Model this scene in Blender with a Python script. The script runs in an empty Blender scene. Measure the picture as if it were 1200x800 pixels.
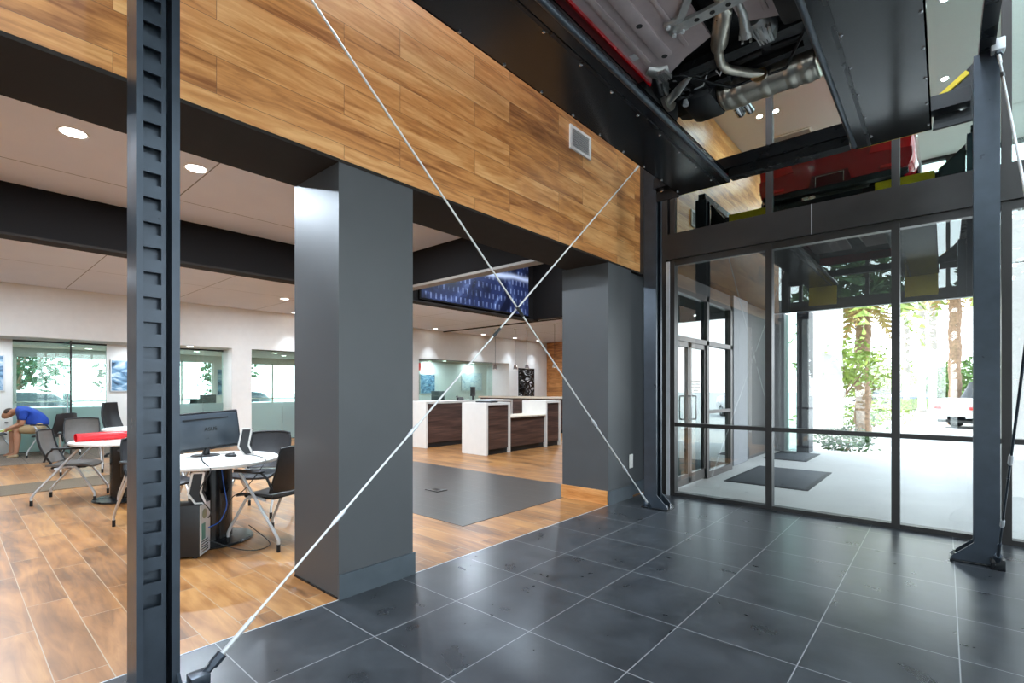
import bpy, bmesh, math, random
from mathutils import Vector, Matrix
random.seed(7)
R = math.radians
PI = math.pi
C = bpy.context.scene.collection
sc = bpy.context.scene

# ------------------------------------------------------------------ materials
def lin(c):
    c = c / 255.0
    return c / 12.92 if c <= 0.04045 else ((c + 0.055) / 1.055) ** 2.4
def rgb(r, g, b):
    return (lin(r), lin(g), lin(b), 1.0)
_m = {}
class NT:
    def __init__(s, name):
        s.m = bpy.data.materials.new(name); s.m.use_nodes = True
        s.t = s.m.node_tree; s.t.nodes.clear()
        s.out = s.n('ShaderNodeOutputMaterial')
    def n(s, typ, **kw):
        x = s.t.nodes.new(typ)
        for k, v in kw.items():
            setattr(x, k, v)
        return x
    def l(s, a, b):
        s.t.links.new(a, b)
    def val(s, node, **kw):
        for k, v in kw.items():
            node.inputs[k.replace('_', ' ')].default_value = v
        return node

def mat(name, col, rough=0.5, metal=0.0, var=0.06, nscale=8.0, bump=0.0, coat=0.0, spec=0.5, emit=None, es=0.0, sheen=0.0):
    if name in _m: return _m[name]
    k = NT(name)
    p = k.n('ShaderNodeBsdfPrincipled')
    p.inputs['Metallic'].default_value = metal
    p.inputs['Coat Weight'].default_value = coat
    p.inputs['Coat Roughness'].default_value = 0.05
    p.inputs['Specular IOR Level'].default_value = spec
    tc = k.n('ShaderNodeTexCoord'); nz = k.n('ShaderNodeTexNoise')
    nz.inputs['Scale'].default_value = nscale; nz.inputs['Detail'].default_value = 4
    k.l(tc.outputs['Object'], nz.inputs['Vector'])
    mp = k.n('ShaderNodeMapRange')
    mp.inputs['From Min'].default_value = 0.3; mp.inputs['From Max'].default_value = 0.7
    mp.inputs['To Min'].default_value = 1 - var; mp.inputs['To Max'].default_value = 1 + var
    k.l(nz.outputs['Fac'], mp.inputs['Value'])
    hv = k.n('ShaderNodeHueSaturation'); hv.inputs['Color'].default_value = col
    k.l(mp.outputs['Result'], hv.inputs['Value']); k.l(hv.outputs['Color'], p.inputs['Base Color'])
    mr = k.n('ShaderNodeMapRange')
    mr.inputs['To Min'].default_value = max(0.0, rough - 0.06); mr.inputs['To Max'].default_value = min(1, rough + 0.06)
    k.l(nz.outputs['Fac'], mr.inputs['Value']); k.l(mr.outputs['Result'], p.inputs['Roughness'])
    if bump:
        b = k.n('ShaderNodeBump'); b.inputs['Strength'].default_value = bump; b.inputs['Distance'].default_value = 0.01
        k.l(nz.outputs['Fac'], b.inputs['Height']); k.l(b.outputs['Normal'], p.inputs['Normal'])
    if emit:
        p.inputs['Emission Color'].default_value = emit; p.inputs['Emission Strength'].default_value = es
    k.l(p.outputs['BSDF'], k.out.inputs['Surface'])
    _m[name] = k.m
    return k.m

def uv_from_world(k, u, v, du=0.0, dv=0.0):
    tc = k.n('ShaderNodeTexCoord'); sp = k.n('ShaderNodeSeparateXYZ'); cb = k.n('ShaderNodeCombineXYZ')
    k.l(tc.outputs['Object'], sp.inputs[0])
    for ax, d, i in ((u, du, 0), (v, dv, 1)):
        a = k.n('ShaderNodeMath', operation='ADD'); a.inputs[1].default_value = d
        k.l(sp.outputs['XYZ'.index(ax)], a.inputs[0]); k.l(a.outputs[0], cb.inputs[i])
    return cb.outputs[0]

def plank_mat(name, u, v, length, width, c1, c2, c3, mortar, msize, rough=0.4, dv=0.0, du=0.0, streak=(2.2, 26.0), bump=0.05, spec=0.5):
    k = NT(name)
    vec = uv_from_world(k, u, v, du, dv)
    br = k.n('ShaderNodeTexBrick'); br.offset = 0.37; br.offset_frequency = 2; br.squash = 1
    k.val(br, Scale=1.0, Mortar_Size=msize, Mortar_Smooth=0.1, Bias=0.0, Brick_Width=length, Row_Height=width)
    br.inputs['Color1'].default_value = (0, 0, 0, 1); br.inputs['Color2'].default_value = (1, 1, 1, 1); br.inputs['Mortar'].default_value = (.5, .5, .5, 1)
    k.l(vec, br.inputs['Vector'])
    # shift the grain from plank to plank
    off = k.n('ShaderNodeVectorMath', operation='SCALE'); off.inputs['Scale'].default_value = 37.0
    k.l(br.outputs['Color'], off.inputs[0])
    mp = k.n('ShaderNodeMapping'); mp.inputs['Scale'].default_value = (streak[0], streak[1], 1)
    k.l(vec, mp.inputs['Vector'])
    ad = k.n('ShaderNodeVectorMath', operation='ADD'); k.l(mp.outputs[0], ad.inputs[0]); k.l(off.outputs[0], ad.inputs[1])
    nz = k.n('ShaderNodeTexNoise'); k.val(nz, Scale=1.0, Detail=7.0, Roughness=0.6, Distortion=1.2)
    k.l(ad.outputs[0], nz.inputs['Vector'])
    mp2 = k.n('ShaderNodeMapping'); mp2.inputs['Scale'].default_value = (streak[0] * .5, streak[1] * .22, 1)
    k.l(vec, mp2.inputs['Vector'])
    ad2 = k.n('ShaderNodeVectorMath', operation='ADD'); k.l(mp2.outputs[0], ad2.inputs[0]); k.l(off.outputs[0], ad2.inputs[1])
    n2 = k.n('ShaderNodeTexNoise'); k.val(n2, Scale=1.0, Detail=3.0, Roughness=0.5, Distortion=1.6)
    k.l(ad2.outputs[0], n2.inputs['Vector'])
    mx = k.n('ShaderNodeMath', operation='MULTIPLY_ADD'); mx.inputs[1].default_value = .5
    k.l(nz.outputs['Fac'], mx.inputs[0])
    m5 = k.n('ShaderNodeMath', operation='MULTIPLY'); m5.inputs[1].default_value = .5; k.l(n2.outputs['Fac'], m5.inputs[0]); k.l(m5.outputs[0], mx.inputs[2])
    bw = k.n('ShaderNodeMath', operation='MULTIPLY_ADD'); bw.inputs[1].default_value = 0.16
    sb = k.n('ShaderNodeMath', operation='SUBTRACT'); sb.inputs[1].default_value = 0.08
    k.l(br.outputs['Color'], bw.inputs[0]); k.l(mx.outputs[0], bw.inputs[2]); k.l(bw.outputs[0], sb.inputs[0])
    cr = k.n('ShaderNodeValToRGB'); e = cr.color_ramp.elements
    e[0].position = .34; e[0].color = c1; e[1].position = .66; e[1].color = c3
    x = cr.color_ramp.elements.new(.5); x.color = c2
    k.l(sb.outputs[0], cr.inputs['Fac'])
    mm = k.n('ShaderNodeMix', data_type='RGBA'); mm.inputs['B'].default_value = mortar
    k.l(br.outputs['Fac'], mm.inputs['Factor']); k.l(cr.outputs['Color'], mm.inputs['A'])
    p = k.n('ShaderNodeBsdfPrincipled'); p.inputs['Specular IOR Level'].default_value = spec
    k.l(mm.outputs['Result'], p.inputs['Base Color'])
    rr = k.n('ShaderNodeMapRange'); rr.inputs['To Min'].default_value = rough - .08; rr.inputs['To Max'].default_value = rough + .1
    k.l(nz.outputs['Fac'], rr.inputs['Value']); k.l(rr.outputs['Result'], p.inputs['Roughness'])
    b = k.n('ShaderNodeBump'); b.inputs['Strength'].default_value = bump; b.inputs['Distance'].default_value = .01; b.invert = True
    k.l(br.outputs['Fac'], b.inputs['Height']); k.l(b.outputs['Normal'], p.inputs['Normal'])
    k.l(p.outputs[0], k.out.inputs['Surface'])
    return k.m

def tile_mat(name, w, h, u0, v0, ca, cb_, grout, msize, rough=.35, offset=0.0, nscale=3.0, bump=.15, u='X', v='Y', spec=.5, fine=18.0):
    k = NT(name)
    vec = uv_from_world(k, u, v, -u0, -v0)
    br = k.n('ShaderNodeTexBrick'); br.offset = offset; br.squash = 1
    k.val(br, Scale=1.0, Mortar_Size=msize, Mortar_Smooth=0.0, Bias=0.0, Brick_Width=w, Row_Height=h)
    br.inputs['Color1'].default_value = (0, 0, 0, 1); br.inputs['Color2'].default_value = (1, 1, 1, 1)
    k.l(vec, br.inputs['Vector'])
    nz = k.n('ShaderNodeTexNoise'); k.val(nz, Scale=nscale, Detail=7.0, Roughness=0.52, Distortion=.4)
    off = k.n('ShaderNodeVectorMath', operation='SCALE'); off.inputs['Scale'].default_value = 11.0
    k.l(br.outputs['Color'], off.inputs[0])
    ad = k.n('ShaderNodeVectorMath', operation='ADD'); k.l(vec, ad.inputs[0]); k.l(off.outputs[0], ad.inputs[1])
    k.l(ad.outputs[0], nz.inputs['Vector'])
    cr = k.n('ShaderNodeValToRGB'); e = cr.color_ramp.elements
    e[0].position = .25; e[0].color = ca; e[1].position = .72; e[1].color = cb_
    k.l(nz.outputs['Fac'], cr.inputs['Fac'])
    mm = k.n('ShaderNodeMix', data_type='RGBA'); mm.inputs['B'].default_value = grout
    k.l(br.outputs['Fac'], mm.inputs['Factor']); k.l(cr.outputs['Color'], mm.inputs['A'])
    p = k.n('ShaderNodeBsdfPrincipled'); p.inputs['Specular IOR Level'].default_value = spec
    k.l(mm.outputs['Result'], p.inputs['Base Color'])
    n2 = k.n('ShaderNodeTexNoise'); k.val(n2, Scale=fine, Detail=5.0, Roughness=.6)
    mpx = k.n('ShaderNodeMapping'); mpx.inputs['Scale'].default_value = (.35, 1.5, 1); k.l(ad.outputs[0], mpx.inputs[0]); k.l(mpx.outputs[0], n2.inputs['Vector'])
    rr = k.n('ShaderNodeMapRange'); rr.inputs['To Min'].default_value = rough - .04; rr.inputs['To Max'].default_value = rough + .06
    k.l(nz.outputs['Fac'], rr.inputs['Value']); k.l(rr.outputs['Result'], p.inputs['Roughness'])
    b = k.n('ShaderNodeBump'); b.inputs['Strength'].default_value = bump; b.inputs['Distance'].default_value = .006
    k.l(n2.outputs['Fac'], b.inputs['Height']); k.l(b.outputs['Normal'], p.inputs['Normal'])
    k.l(p.outputs[0], k.out.inputs['Surface'])
    return k.m

def glass_mat(name, tint=(1, 1, 1, 1), base=.04, gain=1.0, rough=0.0, gcol=(.93, .98, .97, 1)):
    """architectural pane: clear see-through plus a mirror part that grows with the angle of view"""
    if name in _m: return _m[name]
    k = NT(name)
    tr = k.n('ShaderNodeBsdfTransparent'); tr.inputs['Color'].default_value = tint
    gl = k.n('ShaderNodeBsdfGlossy'); gl.inputs['Roughness'].default_value = rough; gl.inputs['Color'].default_value = gcol
    ge = k.n('ShaderNodeNewGeometry'); dt = k.n('ShaderNodeVectorMath', operation='DOT_PRODUCT'); k.l(ge.outputs['Normal'], dt.inputs[0]); k.l(ge.outputs['Incoming'], dt.inputs[1])
    ab = k.n('ShaderNodeMath', operation='ABSOLUTE'); k.l(dt.outputs['Value'], ab.inputs[0])
    iv = k.n('ShaderNodeMath', operation='SUBTRACT'); iv.inputs[0].default_value = 1.0; k.l(ab.outputs[0], iv.inputs[1])
    fr = k.n('ShaderNodeMath', operation='POWER'); fr.inputs[1].default_value = 4.0; k.l(iv.outputs[0], fr.inputs[0])
    ma = k.n('ShaderNodeMath', operation='MULTIPLY_ADD', use_clamp=True); ma.inputs[1].default_value = gain; ma.inputs[2].default_value = base
    k.l(fr.outputs[0], ma.inputs[0])
    mx = k.n('ShaderNodeMixShader'); k.l(ma.outputs[0], mx.inputs[0]); k.l(tr.outputs[0], mx.inputs[1]); k.l(gl.outputs[0], mx.inputs[2])
    k.l(mx.outputs[0], k.out.inputs['Surface'])
    _m[name] = k.m
    return k.m

def frost_mat(name, col, alpha=.8):
    if name in _m: return _m[name]
    k = NT(name)
    tr = k.n('ShaderNodeBsdfTransparent'); tr.inputs['Color'].default_value = (.8, .92, .88, 1)
    df = k.n('ShaderNodeBsdfDiffuse'); df.inputs['Color'].default_value = col
    tl = k.n('ShaderNodeBsdfTranslucent'); tl.inputs['Color'].default_value = col
    a = k.n('ShaderNodeMixShader'); a.inputs[0].default_value = .5; k.l(df.outputs[0], a.inputs[1]); k.l(tl.outputs[0], a.inputs[2])
    mx = k.n('ShaderNodeMixShader'); mx.inputs[0].default_value = alpha; k.l(tr.outputs[0], mx.inputs[1]); k.l(a.outputs[0], mx.inputs[2])
    k.l(mx.outputs[0], k.out.inputs['Surface'])
    _m[name] = k.m
    return k.m

def emit_mat(name, col, s):
    if name in _m: return _m[name]
    k = NT(name); e = k.n('ShaderNodeEmission'); e.inputs['Color'].default_value = col; e.inputs['Strength'].default_value = s
    k.l(e.outputs[0], k.out.inputs['Surface']); _m[name] = k.m
    return k.m

# ------------------------------------------------------------------ mesh builder
class G:
    def __init__(s): s.b = bmesh.new()
    def _v(s, pts): return [s.b.verts.new(p) for p in pts]
    def face(s, pts, mi=0):
        f = s.b.faces.new(s._v(pts)); f.material_index = mi; return f
    def box(s, x0, x1, y0, y1, z0, z1, mi=0, M=None):
        P = [(x, y, z) for z in (z0, z1) for y in (y0, y1) for x in (x0, x1)]
        if M is not None: P = [M @ Vector(p) for p in P]
        v = s._v(P)
        for q in ((0, 2, 3, 1), (4, 5, 7, 6), (0, 1, 5, 4), (1, 3, 7, 5), (3, 2, 6, 7), (2, 0, 4, 6)):
            f = s.b.faces.new([v[i] for i in q]); f.material_index = mi
        return s
    def rbox(s, x0, x1, y0, y1, z0, z1, r=.01, M=None, mi=0, seg=2):
        t = bmesh.new()
        bmesh.ops.create_cube(t, size=1)
        for v in t.verts:
            v.co = Vector(((x0 + x1) / 2 + v.co.x * (x1 - x0), (y0 + y1) / 2 + v.co.y * (y1 - y0), (z0 + z1) / 2 + v.co.z * (z1 - z0)))
        bmesh.ops.bevel(t, geom=t.edges[:], offset=r, segments=seg, affect='EDGES', profile=.5)
        s.merge(t, M, mi); return s
    def merge(s, t, M=None, mi=0):
        mp = {}
        for v in t.verts: mp[v] = s.b.verts.new(M @ v.co if M is not None else v.co)
        for f in t.faces:
            g = s.b.faces.new([mp[v] for v in f.verts]); g.material_index = mi
        t.free()
    def bar(s, a, b, w, h, up=(0, 0, 1), mi=0):
        a = Vector(a); b = Vector(b); d = (b - a); L = d.length; d.normalize()
        u = Vector(up)
        if abs(d.dot(u)) > .98: u = Vector((1, 0, 0))
        x = d.cross(u).normalized(); z = x.cross(d).normalized()
        P = []
        for t in (a, b):
            for sx, sz in ((-1, -1), (1, -1), (1, 1), (-1, 1)):
                P.append(t + x * sx * w / 2 + z * sz * h / 2)
        v = s._v(P)
        for q in ((3, 2, 1, 0), (4, 5, 6, 7), (0, 1, 5, 4), (1, 2, 6, 5), (2, 3, 7, 6), (3, 0, 4, 7)):
            f = s.b.faces.new([v[i] for i in q]); f.material_index = mi
        return s
    def tube(s, pts, r, seg=10, mi=0, cap=True):
        pts = [Vector(p) for p in pts]; n = len(pts)
        rs = r if isinstance(r, (list, tuple)) else [r] * n
        rings = []; ref = None
        for i, p in enumerate(pts):
            if i == 0: d = pts[1] - p
            elif i == n - 1: d = p - pts[-2]
            else: d = (pts[i + 1] - p).normalized() + (p - pts[i - 1]).normalized()
            d.normalize()
            if ref is None:
                ref = Vector((0, 0, 1)) if abs(d.z) < .9 else Vector((1, 0, 0))
            x = d.cross(ref)
            if x.length < 1e-4: ref = Vector((0, 1, 0)); x = d.cross(ref)
            x.normalize(); y = x.cross(d).normalized(); ref = y if abs(y.dot(d)) < .99 else ref
            rings.append([s.b.verts.new(p + x * math.cos(2 * PI * k / seg) * rs[i] + y * math.sin(2 * PI * k / seg) * rs[i]) for k in range(seg)])
        for i in range(n - 1):
            for k in range(seg):
                f = s.b.faces.new([rings[i][k], rings[i][(k + 1) % seg], rings[i + 1][(k + 1) % seg], rings[i + 1][k]]); f.material_index = mi
        if cap:
            s.b.faces.new(rings[0][::-1]).material_index = mi; s.b.faces.new(rings[-1]).material_index = mi
        return s
    def cyl(s, a, b, r, seg=16, mi=0): return s.tube([a, b], r, seg, mi)
    def lathe(s, prof, seg=24, M=None, mi=0):
        rings = []
        for r, z in prof:
            rings.append([s.b.verts.new((M @ Vector((r * math.cos(2 * PI * k / seg), r * math.sin(2 * PI * k / seg), z))) if M is not None else (r * math.cos(2 * PI * k / seg), r * math.sin(2 * PI * k / seg), z)) for k in range(seg)])
        for i in range(len(rings) - 1):
            for k in range(seg):
                s.b.faces.new([rings[i][k], rings[i][(k + 1) % seg], rings[i + 1][(k + 1) % seg], rings[i + 1][k]]).material_index = mi
        s.b.faces.new(rings[0][::-1]).material_index = mi; s.b.faces.new(rings[-1]).material_index = mi
        return s
    def prism(s, poly, axis, a, b, mi=0, M=None):
        def mk(p, t):
            q = {'X': (t, p[0], p[1]), 'Y': (p[0], t, p[1]), 'Z': (p[0], p[1], t)}[axis]
            return M @ Vector(q) if M is not None else q
        A = s._v([mk(p, a) for p in poly]); B = s._v([mk(p, b) for p in poly]); n = len(poly)
        s.b.faces.new(A[::-1]).material_index = mi; s.b.faces.new(B).material_index = mi
        for i in range(n): s.b.faces.new([A[i], A[(i + 1) % n], B[(i + 1) % n], B[i]]).material_index = mi
        return s
    def grid(s, fn, nu, nv, mi=0, thick=0.0):
        V = [[s.b.verts.new(fn(i / nu, j / nv)) for j in range(nv + 1)] for i in range(nu + 1)]
        for i in range(nu):
            for j in range(nv):
                s.b.faces.new([V[i][j], V[i + 1][j], V[i + 1][j + 1], V[i][j + 1]]).material_index = mi
        return s
    def ico(s, c, r, sub=2, mi=0, jit=0.0, sc_=(1, 1, 1)):
        t = bmesh.new(); bmesh.ops.create_icosphere(t, subdivisions=sub, radius=1)
        for v in t.verts:
            k = 1 + random.uniform(-jit, jit)
            v.co = Vector((c[0] + v.co.x * r * sc_[0] * k, c[1] + v.co.y * r * sc_[1] * k, c[2] + v.co.z * r * sc_[2] * k))
        s.merge(t, None, mi); return s

_base = {}
def obj(name, g, m, parent=None, world=False, smooth=True, solid=0.0, sharp=38):
    me = bpy.data.meshes.new(name)
    bm = g.b
    bmesh.ops.recalc_face_normals(bm, faces=bm.faces[:])
    if solid:
        geom = bm.faces[:]
        bmesh.ops.solidify(bm, geom=geom, thickness=solid)
    if parent is not None and world:
        p = parent; off = Vector((0, 0, 0))
        while p is not None:
            off += Vector(p.location); p = p.parent
        for v in bm.verts: v.co -= off
    bm.to_mesh(me); bm.free()
    for x in (m if isinstance(m, (list, tuple)) else [m]): me.materials.append(x)
    if smooth:
        me.shade_smooth(); me.set_sharp_from_angle(angle=R(sharp))
    o = bpy.data.objects.new(name, me); C.objects.link(o)
    if parent is not None: o.parent = parent
    return o
def tag(o, label, cat, group=None):
    o['label'] = label; o['category'] = cat
    if group: o['group'] = group
    return o
def thing(name, label, cat, loc=(0, 0, 0), rotz=0.0, group=None):
    o = bpy.data.objects.new(name, None); C.objects.link(o); o.empty_display_size = .1
    o.location = loc; o.rotation_euler = (0, 0, rotz)
    return tag(o, label, cat, group)
def struct(name, g, m, parent=None, **kw):
    o = obj(name, g, m, parent, **kw)
    if parent is None: o['kind'] = 'structure'
    return o
def stuff(name, g, m, label, cat):
    o = obj(name, g, m); tag(o, label, cat); o['kind'] = 'stuff'; return o
def dup(root, loc, rotz, label, group=None):
    r = root.copy(); C.objects.link(r); r.location = loc; r.rotation_euler = (0, 0, rotz); r['label'] = label
    if group: r['group'] = group
    for ch in list(root.children):
        c = ch.copy(); C.objects.link(c); c.parent = r
        for gch in list(ch.children):
            d = gch.copy(); C.objects.link(d); d.parent = c
    return r
def text_obj(name, body, size, m, M, parent, depth=.001):
    cu = bpy.data.curves.new(name, 'FONT'); cu.body = body; cu.size = size; cu.extrude = depth; cu.align_x = 'CENTER'; cu.align_y = 'CENTER'
    t = bpy.data.objects.new('tmp', cu); C.objects.link(t)
    dg = bpy.context.evaluated_depsgraph_get()
    me = bpy.data.meshes.new_from_object(t.evaluated_get(dg))
    bpy.data.objects.remove(t); bpy.data.curves.remove(cu)
    me.transform(M); me.materials.clear(); me.materials.append(m); me.name = name
    o = bpy.data.objects.new(name, me); C.objects.link(o); o.parent = parent
    return o
# ------------------------------------------------------------------ material set
M_white = mat('white_paint', rgb(236, 232, 226), .6, var=.02)
M_ceil = None
M_black = mat('black_steel', rgb(26, 28, 31), .28, .3, var=.12, nscale=5, spec=.5)
M_blackgloss = mat('black_gloss_panel', rgb(17, 18, 20), .17, 0, var=.2, nscale=3)
M_post = mat('blue_black_steel', rgb(60, 68, 77), .3, .45, var=.12, nscale=9)
M_frame = mat('dark_aluminium', rgb(60, 58, 57), .38, .5, var=.06)
M_char = mat('charcoal_paint', rgb(74, 76, 78), .45, 0, var=.04, nscale=4, bump=.02)
M_brownblk = mat('dark_brown_paint', rgb(44, 38, 34), .8, 0, var=.05, spec=.2)
M_beam = mat('black_bulkhead_paint', rgb(24, 21, 20), .85, 0, var=.05, spec=.15)
M_yellow = mat('yellow_paint', rgb(240, 214, 40), .4, 0, var=.08)
M_chrome = mat('polished_metal', rgb(205, 206, 208), .18, 1.0, var=.05)
M_silver = mat('silver_metal', rgb(212, 215, 218), .35, .3, var=.05)
M_alu = mat('cast_aluminium', rgb(190, 190, 188), .42, .85, var=.12, nscale=25, bump=.2)
M_steel = mat('exhaust_steel', rgb(188, 182, 170), .3, .9, var=.15, nscale=12)
M_rod = mat('white_coated_rod', rgb(222, 222, 220), .35, .3, var=.05)
M_rubber = mat('black_rubber', rgb(24, 24, 25), .75, 0, var=.2, nscale=30, bump=.1)
M_plasticblk = mat('black_plastic', rgb(28, 29, 31), .45, 0, var=.15)
M_chairgrey = mat('taupe_chair_plastic', rgb(92, 86, 80), .5, 0, var=.08, nscale=20)
M_chairblk = mat('charcoal_chair_plastic', rgb(48, 48, 50), .45, 0, var=.1, nscale=20)
M_tabletop = mat('white_laminate', rgb(238, 236, 230), .35, 0, var=.02)
M_red = mat('red_car_paint', rgb(176, 12, 26), .22, .25, var=.05, coat=1.0)
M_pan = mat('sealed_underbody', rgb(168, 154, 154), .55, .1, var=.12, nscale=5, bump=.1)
M_darkmech = mat('oily_dark_metal', rgb(34, 34, 36), .45, .5, var=.5, nscale=22, bump=.35)
M_taillight = mat('red_lens', rgb(235, 24, 30), .12, 0, var=.05, coat=.8)
M_concrete = mat('pale_concrete', rgb(205, 203, 198), .8, 0, var=.06, nscale=1.2)
M_asphalt = mat('pale_parking_asphalt', rgb(176, 175, 172), .85, 0, var=.08, nscale=.8)
M_leaf = mat('green_leaves', rgb(96, 128, 58), .55, 0, var=.3, nscale=3)
M_leafy = mat('yellow_green_leaves', rgb(140, 160, 70), .55, 0, var=.3, nscale=3)
M_leafd = mat('dark_green_leaves', rgb(62, 92, 48), .55, 0, var=.3, nscale=3)
M_palmd = mat('dry_palm_fronds', rgb(176, 150, 92), .7, 0, var=.2, nscale=4)
M_bark = mat('brown_bark', rgb(146, 118, 94), .85, 0, var=.35, nscale=14, bump=.5)
M_barkg = mat('grey_palm_bark', rgb(158, 150, 140), .85, 0, var=.2, nscale=14, bump=.4)
M_grassm = mat('lawn_green', rgb(120, 140, 70), .85, 0, var=.3, nscale=10, bump=.3)
M_mat = mat('charcoal_door_mat', rgb(72, 74, 78), .9, 0, var=.15, nscale=60, bump=.3)
M_carpet = None
M_skin = mat('skin', rgb(196, 142, 112), .55, 0, var=.05)
M_shirt = mat('royal_blue_cotton', rgb(36, 74, 170), .8, 0, var=.12, nscale=12)
M_khaki = mat('khaki_cotton', rgb(196, 172, 132), .8, 0, var=.08, nscale=14)
M_hair = mat('brown_hair', rgb(70, 52, 40), .6, 0, var=.2, nscale=40)
M_tan = mat('tan_shoe_leather', rgb(184, 160, 126), .6, 0, var=.1)
M_redfab = mat('red_glossy_vinyl', rgb(214, 24, 34), .3, 0, var=.06)
M_lens = emit_mat('lamp_diffuser', (1.0, .97, .93, 1), 14.0)
M_trimring = mat('white_lamp_ring', rgb(225, 220, 214), .5)
M_glass_front = glass_mat('storefront_glass', (.95, .965, .96, 1), .10, 1.6)
M_glass_up = glass_mat('reflective_upper_glass', (.62, .68, .67, 1), .5, 1.6, 0.0, (.84, .97, .92, 1))
M_glass_off = glass_mat('office_glass', (.80, .92, .88, 1), .06, 1.2)
M_glass_door = glass_mat('tinted_door_glass', (.22, .38, .36, 1), .10, 1.5)
M_glass_win = glass_mat('clear_window_glass', (.95, .98, .97, 1), .02, .9)
M_frost = frost_mat('frosted_film', (.50, .60, .58, 1), .82)
M_carglass = mat('dark_car_glass', rgb(20, 24, 27), .05, 0, var=.1, coat=.5)
M_whitecar = mat('white_car_paint', rgb(235, 236, 238), .25, .1, coat=.8, var=.02)
M_bluecar = mat('slate_blue_car_paint', rgb(70, 88, 118), .25, .3, coat=.8, var=.03)
M_silvercar = mat('silver_car_paint', rgb(196, 198, 202), .25, .5, coat=.8, var=.03)
M_teal = mat('teal_plastic', rgb(96, 196, 204), .4, 0, var=.1)
M_bluecable = mat('blue_cable', rgb(36, 96, 190), .5)

M_woodwall = plank_mat('wood_plank_wall', 'Y', 'Z', 1.2, .2, rgb(146, 88, 44), rgb(206, 140, 78), rgb(232, 176, 114), rgb(120, 84, 56), .0014, rough=.36, streak=(1.8, 20.0), dv=.03, du=.23, bump=.1)
M_woodfloor = plank_mat('wood_plank_floor', 'X', 'Y', 1.2, .2, rgb(108, 70, 36), rgb(158, 106, 58), rgb(188, 136, 80), rgb(170, 148, 122), .0024, rough=.36, streak=(1.5, 11.0), du=.3, dv=.06, bump=.08)
M_woodend = plank_mat('wood_plank_end_wall', 'X', 'Z', 1.2, .2, rgb(140, 84, 40), rgb(196, 130, 70), rgb(220, 160, 100), rgb(120, 80, 50), .002, rough=.4)
M_walnut = plank_mat('dark_walnut_veneer', 'Y', 'Z', 6.0, 3.0, rgb(62, 46, 42), rgb(92, 68, 60), rgb(122, 92, 80), rgb(60, 45, 40), .0, rough=.35, streak=(1.2, 34), dv=1.0, du=1.0)
M_walnutx = plank_mat('dark_walnut_veneer_cross', 'X', 'Z', 9.0, 3.0, rgb(62, 46, 42), rgb(92, 68, 60), rgb(122, 92, 80), rgb(60, 45, 40), .0, rough=.35, streak=(1.2, 34), dv=1.0, du=2.0)
M_slate = tile_mat('slate_tile', .6096, .6081, -2.382, 1.570 - 20 * .6081, rgb(38, 40, 43), rgb(68, 71, 75), rgb(150, 151, 152), .0026, rough=.28, bump=.035, spec=.75, nscale=4.0)
M_slate_in = tile_mat('slate_tile_inside', .6096, .3, -3.6, 3.39, rgb(52, 46, 42), rgb(72, 65, 60), rgb(98, 90, 84), .002, rough=.34, bump=.12)
M_slatebase = mat('slate_tile_base', rgb(72, 80, 86), .4, 0, var=.12, nscale=6)
M_ceil = tile_mat('ceiling_panel', 2.4, 1.8, -13.3, -3.8, rgb(226, 229, 240), rgb(231, 234, 244), rgb(130, 128, 128), .006, rough=.7, bump=.02, nscale=2)
M_ceilhi = mat('tower_ceiling_paint', rgb(226, 226, 222), .7, var=.02)
M_carpet = tile_mat('striped_carpet', .5, .035, -13, 0, rgb(100, 88, 76), rgb(140, 124, 106), rgb(78, 68, 58), .006, rough=.95, nscale=40, bump=.4, u='Y', v='X')
M_carpetd = mat('dark_carpet_strip', rgb(108, 94, 76), .95, 0, var=.2, nscale=90, bump=.4)

XW = -2.969          # wood wall and pillar face
ZS = 2.87            # soffit height
ZC = 3.36            # showroom ceiling
YS = 6.133           # storefront inner face
ZT = 5.95            # lift hall ceiling
XB = -13.3           # office front wall
YB = -0.62           # glass wall behind the camera
XR = 1.15            # glass wall on the right

# ------------------------------------------------------------------ floors
g = G(); g.box(XW, XR + .1, YB - .1, YS + .1, -.12, 0); struct('floor', g, M_slate)
g = G(); g.box(-17.6, XW - .001, -4, YS + .1, -.12, 0); g.box(-17.6, -3.1, YS + .1, 12.5, -.12, 0); g.box(-17.6, -6.0, 12.5, 17.7, -.12, 0); struct('floor', g, M_woodfloor)
g = G(); g.box(-9.2, -3.605, 3.39, 5.79, -.02, .004); struct('floor_tile_inlay', g, M_slate_in)
g = G(); g.box(XW - .004, XW + .002, -.6, 5.13, -.02, .002); struct('trim_1', g, M_silver)
g = G(); g.box(-17.4, -12.45, -3.9, 3.6, -.02, .008); struct('floor_carpet', g, M_carpet)
g = G(); g.box(-9.95, -9.0, -3.9, 2.6, -.02, .006); struct('floor_carpet_strip', g, M_carpetd)

# ------------------------------------------------------------------ bulkhead, pillars
g = G(); g.box(-3.57, XW, YB - .1, 5.92, ZS, ZT + .2); struct('wall_left', g, M_woodwall)
g = G(); g.box(-3.575, XW + .0, YB - .1, 5.925, ZS - .02, ZS + .002); struct('trim_2', g, M_brownblk)
def pillar(y0, y1, depth, wood):
    g = G(); g.box(XW - depth, XW - .004, y0, y1, 0, ZS - .015)
    p = struct('column', g, M_char)
    g = G(); g.box(XW - .01, XW + .012, y0 - .005, y1 + .012, 0, .16)
    obj('baseboard', g, M_slatebase, p)
    if wood:
        g = G(); g.box(XW - depth - .01, XW - .012, y0 - .014, y0 + .01, 0, .165); obj('baseboard', g, M_woodend, p)
    else:
        g = G(); g.box(XW - depth - .004, XW - .012, y0 - .006, y0 + .01, 0, .012); obj('baseboard', g, M_black, p)
    return p
pillar(1.69, 2.287, .62, False)
pillar(5.125, 5.69, .66, True)
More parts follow.
